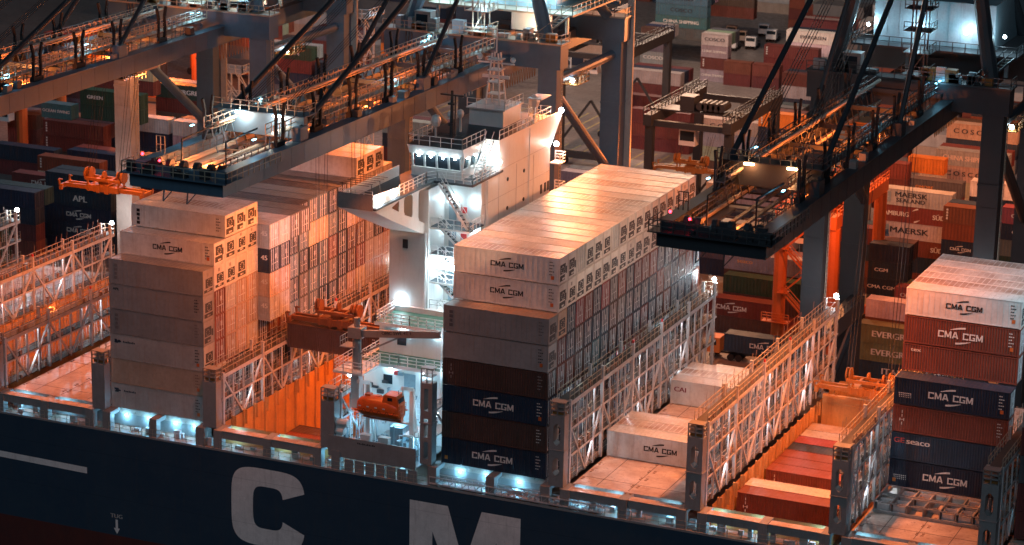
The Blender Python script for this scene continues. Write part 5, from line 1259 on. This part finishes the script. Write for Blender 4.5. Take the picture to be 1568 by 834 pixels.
# ship: cool deck lamps
for z in (9.8,13.1,16.3,19.5,22.6):
    for x in (-6.3,-3.6): lamp('POINT','deck_light',(x,15.5,z+2.45),50,COOL,.2)
lamp('POINT','sign_light',(-5,11.6,18.3),200,COOL,.3)
for p in LOWL: lamp('POINT','wall_light',(p[0],p[1]-.45,p[2]),36,TEAL,.2)
lamp('POINT','boat_light',(-6.5,2.6,3.0),260,TEAL,.3); lamp('POINT','boat_light',(-11,2.6,2.0),200,TEAL,.3); lamp('POINT','boat_light',(-3.2,2.6,1.2),260,TEAL,.3)
for p,w in (((-2.2,38.9,31.3),220),((-2.2,37.2,27.6),200),((-2.2,20.3,28.8),110),((-7.2,4.2,28.4),45),((-7.2,.6,28.3),150),((-4,20.3,30.3),110)): lamp('POINT','wing_light',p,w,(1,.86,.74),.25)
for k in range(4): lamp('POINT','window_light',(-10.2+k*1.5,14.6,29.7),4,TEAL,.15)
for k in range(2): lamp('POINT','window_light',(-4.4,16.4+k*1.9,29.7),4,TEAL,.15)
for p in lampspots: lamp('POINT','passage_light',p,120,(.22,.66,1.),.15)
for x,t in ((-86.4,6.9),(-71.4,6.9),(-56.9,6.9),(13.95,10.3),(29.3,10.3),(44.75,10.3)): lamp('POINT','bridge_end_light',(x+.5,48.0,t+.4),700,(.8,.95,1),.3)
# lashing bridge walkway lamps
for x,zs in ((13.95,(2.6,5.6,8.6)),(29.3,(2.6,5.6,8.6)),(44.75,(2.6,5.6,8.6)),(-27.95,(2.6,5.4)),(-56.9,(2.6,5.2)),(-71.4,(2.6,5.2))):
    for z in zs:
        for y in (6,20,34): lamp('POINT','walkway_light',(x,y,z),120,(.85,.92,1.),.12)
for y in (3,11,19,27,35,43): lamp('POINT','bridge_top_fill',(14.9,y,11),35,COOL,.15)  # points added to brighten the aft stack's ends, no lamp bodies
# cranes: cool lamps at the machinery houses
for x,y,z,_ in FLOODS: lamp('POINT','house_light',(x,y,z),650 if x<20 else 300,COOL,.25)
for xc in (-62,-21): lamp('POINT','portal_lamp',(xc+6.5,57.5,37.6),450,(1,.75,.5),.25); lamp('POINT','portal_lamp',(xc+1,52.2,38),160,COOL,.2)
# yard mast lights, with points added to brighten ground, left yard and a crane leg
for p,w,c in (((5,120,28),40e3,WARM3),((-35,175,36),50e3,(1,.5,.27)),((-62,205,42),50e3,(1,.55,.36)),((-70,270,45),65e3,(1,.7,.52)),((-100,118,26),8e3,WARM2),((-150,195,10),32e3,WARM),((-66,49,30),2.5e3,WARM2),((34,150,30),50e3,WARM2),((-130,130,45),18e3,(.6,.8,1)),((-100,190,45),26e3,(.75,.85,1)),((-5,86,16),6e3,WARM),((20,88,10),9e3,WARM),((-75,100,20),9e3,WARM)):
    lamp('POINT','mast_fill_light',p,w,c,.8)
# cool flood from the next crane out of the right edge
lamp('SPOT','right_flood_light',(70,8,36),17e3,(.62,.86,1.),.5,(56,20,20),60)
lamp('SPOT','boom_flood_fill',(41.6,10,31.6),20e3,WARM,.4,(47.5,17,20),70)
lamp('SPOT','boom_flood_fill',(-14.6,1,36),34e3,WARM2,.8,(6,8,22),58)  # spot added to even out the light on the aft stack's roof
lamp('SPOT','boom_flood_fill',(-16,-15,31.4),6e3,WARM,.6,(4,0,18.5),70)
lamp('SPOT','boom_flood_fill',(-17,-14,31.4),3.2e3,WARM,.6,(-32,1,16),80)
for x,y,z,l_ in WLAMP: lamp('POINT','walkway_lamp_light',(x,y,z),60 if l_ else 25,TEAL,.1)
# ------------------------------------------------------------------ sky and sun
w=bpy.data.worlds.new('World'); S.world=w; w.use_nodes=True; nt=w.node_tree; bg=nt.nodes['Background']
sky=nt.nodes.new('ShaderNodeTexSky'); sky.sky_type='NISHITA'; sky.sun_disc=False; sky.sun_elevation=radians(-2.5); sky.ozone_density=3; sky.sun_rotation=radians(200)
nt.links.new(sky.outputs[0],bg.inputs['Color']); bg.inputs['Strength'].default_value=.035
sl=bpy.data.lights.new('sun','SUN'); sl.energy=.30; sl.angle=radians(30); sl.color=(.58,.82,1.)
so=bpy.data.objects.new('sun',sl); COL.objects.link(so); so.rotation_euler=(radians(50),0,radians(20))
# ------------------------------------------------------------------ camera
f,yaw,pit,roll=3955.1,-.404803,.273638,.021189
fw=Vector((sin(yaw)*cos(pit),cos(yaw)*cos(pit),-sin(pit))); rt=Vector((cos(yaw),-sin(yaw),0)); up=rt.cross(fw)
r2=rt*cos(roll)+up*sin(roll); u2=up*cos(roll)-rt*sin(roll)
cd=bpy.data.cameras.new('camera'); cam=bpy.data.objects.new('camera',cd); COL.objects.link(cam)
cam.matrix_world=Matrix(((r2.x,u2.x,-fw.x,110.453),(r2.y,u2.y,-fw.y,-239.439),(r2.z,u2.z,-fw.z,95.523),(0,0,0,1)))
cd.sensor_width=36; cd.lens=36*f/1568; cd.clip_start=1; cd.clip_end=20000; cd.dof.use_dof=True; cd.dof.focus_distance=285; cd.dof.aperture_fstop=.35
S.camera=cam
vs=S.view_settings; vs.view_transform='Standard'; vs.look='None'; vs.exposure=.62; vs.gamma=1; vs.use_curve_mapping=False
S.cycles.max_bounces=6; S.cycles.sample_clamp_indirect=6
bpy.context.view_layer.update()
